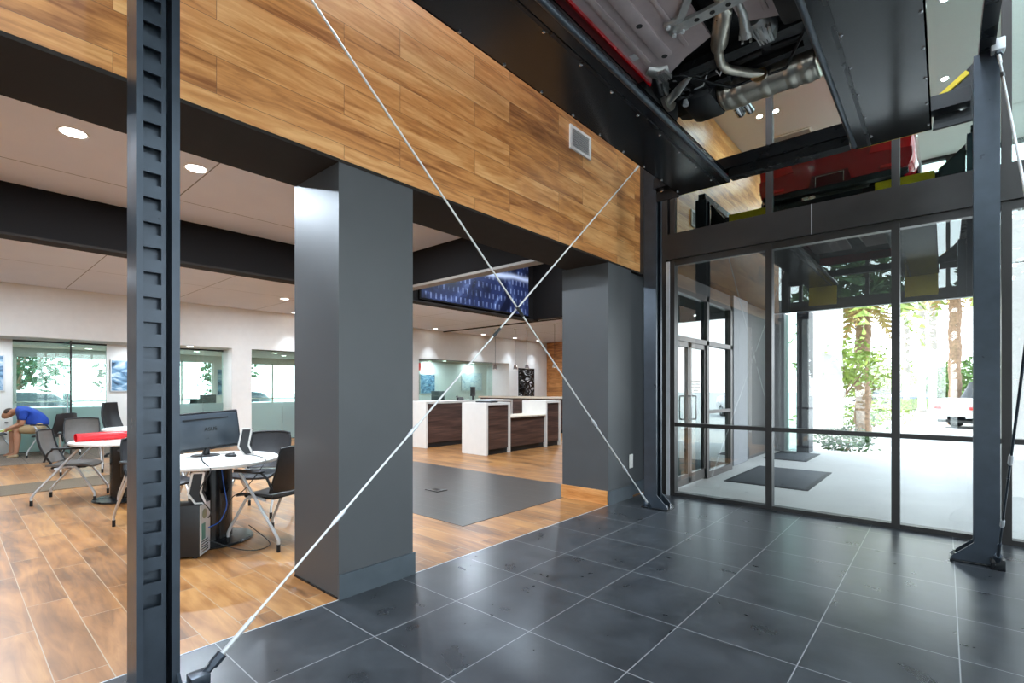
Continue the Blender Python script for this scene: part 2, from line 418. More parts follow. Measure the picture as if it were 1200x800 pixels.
g = G(); g.box(-3.6, -3.03, 5.69, YS + .12, 0, ZS); struct('wall_return', g, M_char)
g = G(); g.box(-3.05, -3.012, 5.702, YS, 0, .16); struct('baseboard_left', g, M_slatebase)
g = G(); g.box(-3.2, -2.93, 5.925, YS + .1, ZS - .02, ZT + .2); struct('trim_3', g, M_frame)
# switch plate
t = thing('outlet_plate', 'white electrical outlet plate low on the charcoal pillar face by the storefront', 'outlet', (XW, 5.665, .459))
g = G(); g.rbox(0, .012, -.045, .045, -.085, .085, .004); obj('cover_plate', g, M_white, t)
for dz in (-.035, .035):
    g = G(); g.rbox(.010, .015, -.02, .02, dz - .022, dz + .022, .003); obj('socket', g, M_tabletop, t)
# vent on the wood wall
t = thing('air_vent', 'white louvred air vent high on the wood plank wall', 'vent', (XW, 4.513, 4.02))
g = G()
for a in ((-.2, -.165, -.125, .125), (.165, .2, -.125, .125)): g.box(0, .02, a[0], a[1], a[2], a[3])
g.box(0, .02, -.165, .165, .095, .125); g.box(0, .02, -.165, .165, -.125, -.095); obj('frame', g, M_white, t)
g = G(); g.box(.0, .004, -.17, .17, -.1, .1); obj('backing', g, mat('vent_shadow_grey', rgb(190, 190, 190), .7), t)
for i in range(9):
    z = -.084 + i * .021
    g = G(); g.bar((.011, -.167, z), (.011, .167, z), .014, .003, up=(.5, 0, .85)); obj('slat', g, M_white, t)

# ------------------------------------------------------------------ hall ceiling and glass walls
g = G(); g.box(-3.2, XR + .3, YB - .3, YS + .2, ZT, ZT + .2); struct('ceiling', g, M_ceilhi)
def storefront(name, axis, fixed, lo, hi, mull, upper_glass, sgn):
    """frame of one glazed wall; axis is the run direction, fixed the inner face, sgn points outdoors"""
    def B(g, a0, a1, d0, d1, z0, z1):
        d0, d1 = sorted((fixed + sgn * d0, fixed + sgn * d1))
        if axis == 'X': g.box(a0, a1, d0, d1, z0, z1)
        else: g.box(d0, d1, a0, a1, z0, z1)
    g = G()
    B(g, lo, hi, 0, .10, 0, .045); B(g, lo, hi, 0, .10, .885, .93); B(g, lo, hi, .01, .10, 2.94, 3.02)
    B(g, lo, hi, 0, .1, ZT - .06, ZT)
    w = struct(name, g, M_frame)
    for a in mull:
        g = G(); B(g, a - .033, a + .033, -.012, .10, 0, 2.99); obj('mullion', g, M_frame, w)
        g = G(); B(g, a - .033, a + .033, .0, .10, 3.3, ZT); obj('mullion', g, M_frame, w)
    xs = [lo] + list(mull) + [hi]
    for i in range(len(xs) - 1):
        for z0, z1 in ((.045, .885), (.93, 2.94)):
            g = G(); B(g, xs[i], xs[i + 1], .030, .036, z0, z1); obj('pane', g, M_glass_front, w, smooth=False)
        g = G(); B(g, xs[i], xs[i + 1], .030, .036, 3.34, ZT); obj('pane', g, upper_glass, w, smooth=False)
    return w
storefront('window_1', 'X', YS, -2.66, XR, (-2.628, -1.498, -.363, .41), M_glass_up, 1)
storefront('window_2', 'Y', XR, YB, YS, (1.2, 3.0, 4.6), M_glass_win, 1)
storefront('window_3', 'X', YB, -2.969, XR, (-2.5, -1.25, 0.05), M_glass_win, -1)
g = G(); g.box(-2.72, XR, YS - .02, YS + .08, 3.02, 3.345)
lt = struct('trim_4', g, M_frame)
for x in (-1.075, .80):
    g = G(); g.box(x - .003, x + .003, YS - .024, YS - .015, 3.02, 3.347); obj('seam', g, M_silver, lt)
g = G(); g.box(-2.8, XR, YB - .06, YB + .1, 3.02, 3.34); struct('trim_5', g, M_frame)
g = G(); g.box(XR - .06, XR + .1, YB, YS, 3.02, 3.34); struct('trim_6', g, M_frame)
g = G(); g.box(-3.02, -2.69, YS - .01, YS + .12, 0, ZT); struct('trim_7', g, M_frame)
g = G(); g.box(-2.70, -2.655, YS - .03, YS + .1, 0, 2.99); struct('trim_8', g, M_silver)
g = G(); g.box(XR - .02, XR + .12, YS - .02, YS + .12, 0, ZT); g.box(XR - .02, XR + .12, YB - .12, YB + .02, 0, ZT); struct('trim_9', g, M_frame)
# high ceiling supply grille, seen mirrored in the upper glass
t = thing('ceiling_grille', 'white supply air grille in the high ceiling, seen mirrored in the upper glass', 'vent', (-2.1, 2.25, ZT))
g = G(); g.box(-.33, .33, -.12, -.09, -.02, 0); g.box(-.33, .33, .09, .12, -.02, 0); g.box(-.33, -.3, -.09, .09, -.02, 0); g.box(.3, .33, -.09, .09, -.02, 0); obj('frame', g, M_white, t)
for i in range(6):
    g = G(); g.bar((-.3, -.075 + i * .03, -.012), (.3, -.075 + i * .03, -.012), .02, .004, up=(0, .7, .7)); obj('slat', g, M_silver, t)

# ------------------------------------------------------------------ showroom shell
g = G(); g.box(-17.6, -7.0, -4, 12.5, ZC, ZC + .2); g.box(-7.0, -3.57, -4, 4.64, ZC, ZC + .2); g.box(-7.0, -3.57, 8.65, 12.5, ZC, ZC + .2); g.box(-7.0, -3.57, 4.5, 8.65, 4.25, 4.4); g.box(-17.6, -6.0, 12.5, 17.7, ZC, ZC + .2); struct('ceiling', g, M_ceil)
g = G(); g.box(-17.6, -2.97, -4.2, -4, 0, ZC + .1); struct('wall_near', g, M_white)
g = G(); g.box(-13.3, -6.0, 17.6, 17.8, 0, ZC + .1); struct('wall_far', g, M_white)
g = G(); g.box(-13.28, -11.9, 17.56, 17.6, 0, ZC); struct('wall_far_wood', g, M_woodend)
g = G(); g.box(-6.2, -6.0, 12.5, 17.8, 0, ZC + .1); g.box(-6.2, -3.1, 12.3, 12.5, 0, ZC + .1); g.box(-3.57, -3.1, 9.3, 12.3, 0, ZC + .1); g.box(-3.57, -3.1, YS + .1, 6.5, 0, ZC + .1); g.box(-3.57, -3.1, 6.5, 9.3, 2.75, ZC + .1); struct('wall_right', g, M_char)
g = G(); g.box(-3.57, -2.97, -4.0, YB - .1, 0, ZC + .1); struct('wall_side', g, M_char)
# dropped black frames of the ceiling trays
g = G(); g.box(-7.0, -6.8, -4, 8.65, ZS, ZC + .02); g.box(-7.0, -6.8, 4.5, 8.65, ZC, 4.3); b = struct('trim_10', g, M_beam)
g = G(); g.box(-7.01, -6.785, -4, 8.65, ZS - .02, ZS + .004); obj('lip', g, M_brownblk, b)
g = G(); g.box(-6.8, -3.57, 4.5, 4.64, ZS, 4.3); b = struct('trim_11', g, M_beam)
g = G(); g.box(-6.8, -3.57, 4.49, 4.65, ZS - .03, ZS + .004); obj('lip', g, mat('taupe_edge', rgb(138, 128, 118), .5), b)
g = G(); g.box(-6.8, -3.57, 8.5, 8.65, ZS, 4.3); struct('trim_12', g, M_beam)
g = G(); g.box(-13.3, -6, 11.55, 11.62, ZC - .03, ZC + .01); struct('trim_13', g, M_brownblk)
# blue graphic on the frame
def blue_graphic():
    k = NT('blue_light_graphic')
    vec = uv_from_world(k, 'Y', 'Z')
    wv = k.n('ShaderNodeTexWave', wave_type='RINGS'); k.val(wv, Scale=.35, Distortion=5.0, Detail=3.0, Detail_Scale=.6)
    k.l(vec, wv.inputs['Vector'])
    nz = k.n('ShaderNodeTexNoise'); k.val(nz, Scale=1.1, Detail=5.0, Distortion=2.5); k.l(vec, nz.inputs['Vector'])
    cr = k.n('ShaderNodeValToRGB'); e = cr.color_ramp.elements
    e[0].position = .35; e[0].color = rgb(16, 19, 38); e[1].position = .8; e[1].color = rgb(112, 130, 172); x = cr.color_ramp.elements.new(.58); x.color = rgb(38, 48, 88)
    k.l(nz.outputs['Fac'], cr.inputs['Fac'])
    br = k.n('ShaderNodeTexBrick'); br.offset = .5
    k.val(br, Scale=1.0, Mortar_Size=.048, Mortar_Smooth=.2, Brick_Width=.118, Row_Height=.19)
    mp = k.n('ShaderNodeMapping'); mp.inputs['Rotation'].default_value = (0, 0, .0); k.l(vec, mp.inputs[0]); k.l(mp.outputs[0], br.inputs['Vector'])
    vo = k.n('ShaderNodeMath', operation='LESS_THAN'); vo.inputs[1].default_value = .5; k.l(br.outputs['Fac'], vo.inputs[0])
    nr = k.n('ShaderNodeMapRange'); nr.inputs['From Min'].default_value = .38; nr.inputs['From Max'].default_value = .75; nr.inputs['To Max'].default_value = .75; k.l(nz.outputs['Fac'], nr.inputs['Value'])
    gt = k.n('ShaderNodeMath', operation='MULTIPLY'); k.l(vo.outputs[0], gt.inputs[0]); k.l(nr.outputs[0], gt.inputs[1])
    m1 = k.n('ShaderNodeMix', data_type='RGBA'); m1.inputs['B'].default_value = rgb(170, 185, 225); k.l(cr.outputs['Color'], m1.inputs['A']); k.l(gt.outputs[0], m1.inputs['Factor'])
    pw = k.n('ShaderNodeMath', operation='POWER'); pw.inputs[1].default_value = 30; k.l(wv.outputs['Fac'], pw.inputs[0])
    m2 = k.n('ShaderNodeMix', data_type='RGBA'); m2.inputs['B'].default_value = rgb(190, 200, 230); k.l(m1.outputs['Result'], m2.inputs['A']); k.l(pw.outputs[0], m2.inputs['Factor'])
    p = k.n('ShaderNodeBsdfPrincipled'); p.inputs['Roughness'].default_value = .3; k.l(m2.outputs['Result'], p.inputs['Base Color']); k.l(m2.outputs['Result'], p.inputs['Emission Color']); p.inputs['Emission Strength'].default_value = .22  # weak glow in the print's own colours, added to brighten the unlit graphic
    k.l(p.outputs[0], k.out.inputs['Surface']); return k.m
t = thing('wall_graphic', 'long blue printed light-streak graphic on the black ceiling bulkhead', 'graphic', (-6.8, 6.85, 3.1))
g = G(); g.box(0, .018, -1.46, 1.46, -.17, 1.02); obj('print', g, blue_graphic(), t)
g = G(); g.box(0, .03, -1.5, 1.5, -.195, -.17); g.box(0, .03, -1.5, 1.5, 1.02, 1.045); g.box(0, .03, -1.5, -1.46, -.17, 1.02); g.box(0, .03, 1.46, 1.5, -.17, 1.02); obj('frame', g, M_beam, t)

# office front wall with wide openings
ops = [(-4.0, 4.69), (5.15, 9.2), (10.48, 15.07)]
ys = -4.0
g = G()
g.box(XB - .25, XB, -4, 17.6, 2.36, ZC)
w = None
for a, b in ops:
    if a > ys: g.box(XB - .25, XB, ys, a, 0, 2.36)
    ys = b
g.box(XB - .25, XB, ys, 17.6, 0, 2.36)
struct('wall_back', g, M_white)
g = G(); g.box(-17.4, XB - .24, -4, 17.6, 2.38, 2.5); struct('ceiling', g, mat('office_ceiling', rgb(205, 198, 190), .7, var=.02))
# alcove partitions
XA = -14.6
g = G(); g.box(XA - .1, XA, -4, .935, 0, 2.4); g.box(XA - .1, XA, 2.47, 3.87, 0, 2.4); g.box(XA - .1, XB - .25, 4.93, 5.03, 0, 2.4); g.box(XA - .1, XB - .25, 9.9, 10.0, 0, 2.4); g.box(-15.0, XB - .25, 15.4, 15.5, 0, 2.4); g.box(-15.0, -14.9, 10.0, 15.4, 0, 2.4)
struct('wall_partition', g, M_white)
def glazed(name, x, y0, y1, zf, ny=(), xr=.01):
    g = G(); g.box(x - .02, x + .02, y0, y1, 2.345, 2.38); g.box(x - .02, x + .02, y0, y1, 0, .02); w = struct(name, g, M_frame)
    xs = [y0] + list(ny) + [y1]
    for i in range(len(xs) - 1):
        g = G(); g.box(x - .005, x + .005, xs[i] + .004, xs[i + 1] - .004, .02, 2.35); obj('pane', g, M_glass_off, w, smooth=False)
        if zf:
            g = G(); g.box(x + .006, x + .009, xs[i] + .004, xs[i + 1] - .004, .02, zf); obj('frosted_film', g, M_frost, w, smooth=False)
    return w
glazed('window_4', XA, .935, 2.47, .95, (1.72,))
glazed('window_5', XA, 3.87, 4.93, .97, (4.45,))
glazed('window_6', XB - .12, 5.15, 9.2, .99, (5.98, 7.4))
glazed('window_7', XB - .12, 10.48, 14.2, 0, (12.0, 13.2))
# open glass door leaf of the left office
dr = thing('glass_door', 'open frameless glass door leaf standing out from the left office front', 'door', (XA + .03, 1.72, 0))
g = G(); g.box(0, 1.0, -.006, .006, .01, 2.35); obj('pane', g, M_glass_off, dr, smooth=False)
g = G(); g.box(0, 1.0, -.010, -.0062, .01, .95); obj('frosted_film', g, M_frost, dr, smooth=False)
g = G(); g.box(.985, 1.0, -.014, .014, .01, 2.35); obj('edge_rail', g, M_frame, dr)
g = G(); g.tube([(.9, -.04, .85), (.9, -.04, 1.25)], .012); obj('handle', g, M_silver, dr)
# outer wall of the offices with windows
XO = -17.4
wins = [(-2.6, .0), (1.15, 3.1), (3.9, 5.6), (6.6, 8.3), (8.7, 10.6)]
g = G(); g.box(XO - .15, XO, -4, 17.6, 0, .75); g.box(XO - .15, XO, -4, 17.6, 2.2, 2.5); y = -4
for a, b in wins:
    g.box(XO - .15, XO, y, a, .75, 2.2); y = b
g.box(XO - .15, XO, y, 17.6, .75, 2.2); struct('wall_outer', g, M_white)
for i, (a, b) in enumerate(wins):
    g = G(); g.box(XO - .1, XO - .05, a, b, .75, .79); g.box(XO - .1, XO - .05, a, b, 2.16, 2.2)
    for yy in (a, (a + b) / 2 - .02, b - .04): g.box(XO - .1, XO - .05, yy, yy + .04, .75, 2.2)
    g.box(XO - .1, XO - .05, a, b, 1.0, 1.03)
    w = struct('window_%d' % (8 + i), g, M_white)
    g = G(); g.box(XO - .08, XO - .075, a, b, .75, 2.2); obj('pane', g, M_glass_win, w, smooth=False)

# ------------------------------------------------------------------ recessed lamps
def downlight(x, y, z, label, power, r=.095, group='recessed downlights', spot=None):
    t = thing('downlight', label, 'ceiling light', (x, y, z), 0, group)
    g = G(); g.lathe([(r * .82, -.001), (r, -.006), (r * 1.02, -.001), (r, .004), (r * .82, .004)], 24); obj('ring', g, M_trimring, t)
    g = G(); g.lathe([(r * .84, -.004), (r * .84, -.001)], 24); obj('diffuser', g, M_lens, t)
    if power:
        if spot:
            L = bpy.data.lights.new('lamp', 'SPOT'); L.spot_size = R(spot); L.spot_blend = .7; L.shadow_soft_size = r * .6
        else:
            L = bpy.data.lights.new('lamp', 'AREA'); L.shape = 'DISK'; L.size = r * 1.5; L.spread = R(179)
        L.energy = power; L.color = (.74, .87, 1.0)
        lo = bpy.data.objects.new('lamp', L); C.objects.link(lo); lo.parent = t; lo.location = (0, 0, -.012)
    return t
PW = 72
downlight(-5.1, .66, ZC, 'recessed downlight in the front ceiling tray left of the slotted post', PW)
downlight(-5.1, 1.5, ZC, 'recessed downlight in the front ceiling tray just right of the slotted post', PW)
downlight(-5.1, -1.2, ZC, 'recessed downlight in the front tray past the left edge of view', PW)
downlight(-5.1, 3.2, ZC, 'recessed downlight in the front tray hidden behind the wide pillar', PW)
downlight(-5.2, 6.0, 4.25, 'recessed downlight in the second tray behind the bulkhead', PW)
downlight(-5.2, 7.6, 4.25, 'recessed downlight in the second tray near its far end', PW)
downlight(-8.35, 2.42, ZC, 'recessed downlight just behind the long black beam right of the slotted post', PW)
downlight(-11.1, 5.0, ZC, 'recessed downlight near the back wall left of the wide pillar', PW)
downlight(-8.6, .4, ZC, 'recessed downlight behind the black beam at the left edge', PW)
downlight(-10.9, .3, ZC, 'recessed downlight by the back wall at the left edge', PW)
downlight(-8.4, 5.6, ZC, 'recessed downlight seen first right of the wide pillar above the counter', PW)
downlight(-11.0, 8.0, ZC, 'recessed downlight near the back wall above the service counter', PW)
downlight(-9.3, 9.1, ZC, 'recessed downlight right of the rod crossing above the counter', PW)
downlight(-5.2, 10.5, ZC, 'recessed downlight over the floor behind the right pillar', PW)
downlight(-7.0, 13.0, ZC, 'recessed downlight over the far showroom behind the right pillar', PW)
downlight(-10.6, 15.6, ZC, 'recessed downlight before the wood end wall', PW)
for (y, lab) in ((6.1, 'wall-washing downlight over the office glass left of the wide pillar'), (10.9, 'wall-washing downlight at the left end of the counter office opening'), (13.2, 'wall-washing downlight over the counter office opening'), (15.0, 'wall-washing downlight at the right end of the counter opening'), (16.5, 'wall-washing downlight above the black and white poster'), (-.6, 'wall-washing downlight over the left office opening')):
    downlight(XB + .36, y, ZC, lab, 110, .085, spot=72)
for (x, y, lab) in ((-13.9, .62, 'alcove downlight above the left poster'), (-14.0, 2.95, 'alcove downlight above the poster beside the slotted post'), (-15.9, 2.0, 'office downlight behind the left glass, front one'), (-16.6, 2.45, 'office downlight behind the left glass, rear one'), (-13.85, 3.95, 'alcove downlight seen just right of the slotted post'), (-15.6, 4.6, 'office downlight mirrored twice behind the second glass'), (-14.6, 6.3, 'office downlight behind the glass beside the wide pillar'), (-15.6, 7.0, 'office downlight deep behind the glass beside the wide pillar'), (-14.2, 10.9, 'office downlight at the left of the counter office'), (-14.7, 12.1, 'office downlight deep in the counter office'), (-14.2, 12.4, 'office downlight in the middle of the counter office'), (-14.6, 14.3, 'office downlight at the right of the counter office')):
    downlight(x, y, 2.38, lab, 16, .085)
for (x, y) in ((-.25, .9), (.0, .9), (-.25, 2.6), (.0, 2.6), (-2.35, 3.3), (-2.1, 3.3), (-2.35, .9), (-2.1, .9), (.0, 4.6), (.25, 4.6)):
    downlight(x, y, ZT, 'recessed spotlight of a close pair in the high hall ceiling', 14, .05, 'paired spotlights in the high hall ceiling')

# ------------------------------------------------------------------ car lift
lift = thing('car_lift', 'black four-post car lift with raised runways and cross braced rods', 'car lift', (-1.15, 3.1, 0))
ZP = 3.50
def post(px, py, sx, ztop=3.96):
    """C channel, open towards the middle of the lift (sx = +1 opens to +X)"""
    M = Matrix.Translation((px, py, 0)) @ Matrix.Diagonal((sx, 1, 1, 1))
    g = G(); w = .0765; t = .012
    g.box(-.075, -.063, -w, w, .012, ztop, M=M); g.box(-.063, .075, -w, -w + t, .012, ztop, M=M); g.box(-.063, .075, w - t, w, .012, ztop, M=M)
    g.box(.063, .075, -w + t, -w + .024, .012, ztop, M=M); g.box(.063, .075, w - .03, w - t, .012, ztop, M=M)
    g.box(-.075, .075, -w, w, ztop, ztop + .012, M=M)
    p = obj('post', g, M_post, lift, world=True)
    # locking ladder inside the channel
    g = G(); y0, y1 = -.050, .018
    g.box(.030, .040, y0 - .014, y0, .05, ztop - .02, M=M); g.box(.030, .040, y1, y1 + .016, .05, ztop - .02, M=M)
    g.box(.030, .040, y0, y1, .05, .46, M=M)
    z = .46
    while z < ztop - .12:
        g.box(.030, .040, y0, y1, z + .05, z + .104, M=M); z += .104
    g.box(.030, .040, y0, y1, z, ztop - .02, M=M)
    obj('locking_ladder', g, M_post, p, world=True)
    g = G(); g.box(-.0625, .004, -.062, .036, .02, ztop - .01, M=M); obj('inner_liner', g, M_post, p, world=True)
    xa, xb = sorted((px - sx * .10, px + sx * .215))
    g = G(); g.rbox(xa, xb, py - .10, py + .10, 0, .016, .004); obj('base_plate', g, M_black, lift, world=True)
    for dy in (-1, 1):
        g = G(); y = py + dy * .07; x0 = px + sx * .075
        g.prism([(x0, .016), (x0 + sx * .13, .016), (x0 + sx * .13, .035), (x0, .165)], 'Y', y - .006, y + .006); obj('gusset', g, M_post, lift, world=True)
        g = G(); g.lathe([(.016, .016), (.016, .034), (.010, .036), (.010, .06)], 6, M=Matrix.Translation((px + sx * .185, py + dy * .045, 0))); obj('anchor_bolt', g, M_chrome, lift, world=True)
    return p
PX0, PX1, PY0, PY1 = -2.537, .245, .587, 5.38
for (x, y, s) in ((PX0, PY0, 1), (PX0, PY1, 1), (PX1, PY1, -1), (PX1, PY0, -1)): post(x, y, s)
# runways
RY0, RY1 = 0.20, 5.34
bolt_me = None
def bolt_at(x, y, z, dr=(0, 0, -1), r=.011):
    global bolt_me
    if bolt_me is None:
        g = G(); g.lathe([(.011, 0), (.011, -.006), (.006, -.010), (.002, -.011)], 8); o = obj('bolt', g, M_chrome, lift); bolt_me = o
        o.location = Vector((x, y, z)) - lift.location; return o
    o = bolt_me.copy(); C.objects.link(o); o.location = Vector((x, y, z)) - lift.location
    return o
for (x0, x1, inner) in ((-2.2, -1.67, 1), (-.6, -.08, -1)):
    g = G(); g.box(x0, x1, RY0, RY1, ZP, ZP + .012); g.box(x0, x0 + .01, RY0, RY1, ZP, ZP + .08); g.box(x1 - .01, x1, RY0, RY1, ZP, ZP + .08); g.box(x0, x1, RY0, RY1, ZP + .068, ZP + .08)
    rw = obj('runway', g, M_blackgloss, lift, world=True)
    xi = x1 if inner > 0 else x0
    g = G(); g.tube([(xi, RY0, ZP + .01), (xi, RY1 - .06, ZP + .008)], .022, 12); obj('edge_tube', g, M_post, rw, world=True)
    g = G(); g.box(xi - inner * .105 - .012, xi - inner * .105 + .012, RY0, RY1 - .02, ZP - .006, ZP + .002); obj('edge_rail', g, M_black, rw, world=True)
    g = G(); g.box(x0 + .02, x1 - .02, RY1, RY1 + .004, ZP + .0, ZP + .010); obj('yellow_edge', g, M_yellow, rw, world=True)
    g = G(); g.box(x0, x1, RY1 - .010, RY1 - .002, ZP + .08, ZP + .215); obj('wheel_stop', g, M_yellow, lift, world=True)
    g = G(); M = Matrix.Translation((0, RY0 - .02, ZP + .05)) @ Matrix.Rotation(R(5), 4, 'X'); g.box(x0 + .02, x1 - .01, -.008, .008, -.44, 0, M=M); obj('hanging_ramp', g, M_yellow, lift, world=True)
    for i in range(12):
        bolt_at(xi - inner * .13, RY0 + .55 + i * .4, ZP); bolt_at((x0 if inner > 0 else x1) + inner * .02, RY0 + .62 + i * .4, ZP)
# cross beams and carriages
for (yc, nm) in ((5.24, 'f'), (.72, 'r')):
    g = G(); g.box(-2.44, .15, yc - .06, yc + .06, ZP + .085, ZP + .2); obj('cross_beam', g, M_black, lift, world=True)
g = G(); g.box(-1.64, -.63, 5.2, 5.33, ZP - .0, ZP + .08); obj('front_crossbar', g, M_black, lift, world=True)
for (x0, x1) in ((-2.46, -2.2), (-.075, .165)):
    s = 1 if x0 > -1 else -1
    for yc in (5.33, .72):
        g = G(); g.prism([(x0, ZP - .02), (x1, ZP - .02), (x1, ZP + (.42 if s > 0 else .1)), ((x0 + .02), ZP + (.2 if s > 0 else .42))][::1], 'Y', yc - .03, yc + .0)
        cgo = obj('carriage', g, M_black, lift, world=True)
        g = G(); g.lathe([(.03, 0), (.03, .012), (.018, .014), (.018, .022)], 16, M=Matrix.Translation(((x0 + x1) / 2 + s * .06, yc - .03, ZP + .1)) @ Matrix.Rotation(R(90), 4, 'X')); obj('pulley_pin', g, M_chrome, cgo, world=True)
        if s > 0:
            g = G(); g.bar((x0 + .03, yc - .04, ZP + .215), (x1 - .03, yc - .04, ZP + .36), .02, .035, up=(-.5, 0, .8)); obj('yellow_lever', g, M_yellow, cgo, world=True)
for px in (PX0, PX1):
    g = G(); g.box(px - .045, px + .045, PY0 - .07, PY1 + .05, 3.975, 4.06); obj('top_beam', g, M_black, lift, world=True)
# bracing rods with turnbuckles
def rod(a, b, marks, m=M_rod, foot=True):
    a = Vector(a); b = Vector(b); d = (b - a).normalized()
    g = G(); g.cyl(a, b, .0068, 8); r_ = obj('brace_rod', g, m, lift, world=True)
    for k in marks:
        p = a.lerp(b, k); g = G(); g.tube([p - d * .05, p - d * .035, p + d * .035, p + d * .05], [.009, .0125, .0125, .009], 8); obj('turnbuckle', g, M_plasticblk if k > .3 else M_silver, r_, world=True)
    for e, s in ((a, 1), (b, -1)):
        g = G(); g.tube([e, e + d * s * .05], .018, 8); g.tube([e + d * s * .05, e + d * s * .11], .024, 6); obj('clevis', g, M_post, r_, world=True)
        g = G(); g.tube([e + d * s * .11, e + d * s * .3], .0115, 10); obj('sleeve', g, m, r_, world=True)
rod((-2.62, .80, .03), (-2.46, 5.02, 3.87), (.16, .28, .46))
rod((-2.50, 5.24, .03), (-2.52, .70, 3.92), (.13, .26, .5))
rod((.30, 5.24, .06), (.29, .72, 3.92), (.1, .23, .5), M_post)
rod((.27, .80, .06), (.305, 5.26, 3.93), (.2, .5, .9), M_rod)
g = G(); g.rbox(.262, .345, 5.215, 5.285, 0, .085, .006); obj('rod_anchor', g, M_black, lift, world=True)
g = G(); g.rbox(.265, .345, 5.23, 5.31, 3.93, 4.02, .006); obj('rod_anchor', g, M_silver, lift, world=True)
g = G(); g.rbox(-2.66, -2.58, .74, .82, 0, .05, .006); obj('rod_anchor', g, M_post, lift, world=True)

# ------------------------------------------------------------------ cars
def make_wheel(parent, c, r=.32, w=.21, m_rim=None):
    M = Matrix.Translation(c) @ Matrix.Rotation(R(90), 4, 'Y')
    g = G(); hw = w / 2
    g.lathe([(r * .62, -hw * .9), (r * .8, -hw), (r * .95, -hw * .92), (r, -hw * .7), (r, hw * .7), (r * .95, hw * .92), (r * .8, hw), (r * .62, hw * .9)], 28, M=M)
    wh = obj('wheel', g, M_rubber, parent)
    g = G(); g.lathe([(r * .63, -hw * .86), (r * .63, hw * .86)], 24, M=M); obj('rim', g, m_rim or M_alu, wh)
    for k in range(5):
        a = 2 * PI * k / 5
        g = G(); e = Vector((math.copysign(hw * .95, c[0]), 0, 0))
        g.bar(Vector(c) + e, Vector(c) + e + Vector((0, math.cos(a) * r * .6, math.sin(a) * r * .6)), .05, .02, up=(1, 0, 0)); obj('spoke', g, M_silver, wh)
    return wh
HATCH = [(-3.42, .50, .25, .42, .56, .60, .42), (-3.3, .76, .22, .45, .66, .71, .6), (-2.95, .86, .2, .5, .76, .84, .66), (-2.2, .89, .2, .52, .88, .98, .70), (-1.5, .90, .2, .52, .92, 1.38, .58), (-.85, .90, .2, .52, .93, 1.45, .58), (-.05, .90, .22, .52, .95, 1.42, .57), (.33, .89, .36, .54, .95, 1.30, .56), (.56, .87, .40, .56, .93, 1.0, .66), (.655, .82, .42, .58, .86, .90, .66)]
SEDAN = [(-3.6, .50, .25, .42, .56, .60, .42), (-3.45, .78, .22, .45, .66, .71, .6), (-3.0, .88, .2, .5, .76, .84, .66), (-2.3, .90, .2, .52, .88, .98, .70), (-1.55, .90, .2, .52, .92, 1.36, .58), (-.9, .90, .2, .52, .93, 1.42, .58), (-.1, .90, .2, .52, .95, 1.36, .57), (.45, .89, .24, .54, .96, 1.02, .62), (.95, .86, .36, .56, .93, .98, .60), (1.05, .76, .42, .58, .84, .88, .6)]
def car_shell(S, parent, mbody, glass_ranges, lower=True):
    """lofted body; returns nothing, adds body, windows"""
    gb = G(); gw = G()
    def sec(s):
        y, w, zb, zm, zt, zr, wr = s
        return [(w * .86, zb), (w * .965, zb + .06), (w, zm), (w * .985, zt - .04), (w * .95, zt), (wr, max(zr - .05, zt + .004)), (wr * .8, zr), (0, zr + .02)]
    secs = []
    # densify with smooth interpolation
    for i in range(len(S) - 1):
        for k in range(3):
            t = k / 3
            a = S[max(i - 1, 0)]; b = S[i]; c = S[i + 1]; d = S[min(i + 2, len(S) - 1)]
            v = []
            for q in range(7):
                m0 = (c[q] - a[q]) * .35; m1 = (d[q] - b[q]) * .35
                h = (2 * t ** 3 - 3 * t ** 2 + 1) * b[q] + (t ** 3 - 2 * t ** 2 + t) * m0 + (-2 * t ** 3 + 3 * t ** 2) * c[q] + (t ** 3 - t ** 2) * m1
                v.append(h if q else b[q] + (c[q] - b[q]) * t)
            secs.append((i, tuple(v)))
    secs.append((len(S) - 1, S[-1]))
    rows = []
    for i, s in secs:
        h = sec(s); rows.append((i, s[0], [(-x, z) for x, z in h] + [(x, z) for x, z in h[-2::-1]]))
    side, hatch, wind = glass_ranges
    for k in range(len(rows) - 1):
        i, y0, A = rows[k]; _, y1, B = rows[k + 1]; n = len(A)
        for j in range(n - 1):
            f = [(A[j][0], y0, A[j][1]), (A[j + 1][0], y0, A[j + 1][1]), (B[j + 1][0], y1, B[j + 1][1]), (B[j][0], y1, B[j][1])]
            jj = min(j, n - 2 - j)
            is_side = jj == 4 and side[0] <= i < side[1]
            is_top = jj in (5, 6) and (i in hatch or i in wind)
            (gw if (is_side or is_top) else gb).face(f)
    for k in (0, len(rows) - 1):
        _, y, A = rows[k]
        gb.face([(x, y, z) for x, z in A])
    bmesh.ops.remove_doubles(gb.b, verts=gb.b.verts[:], dist=1e-5); bmesh.ops.remove_doubles(gw.b, verts=gw.b.verts[:], dist=1e-5)
    body = obj('body', gb, mbody, parent, sharp=50); obj('window', gw, M_carglass, parent, sharp=50)
    return body
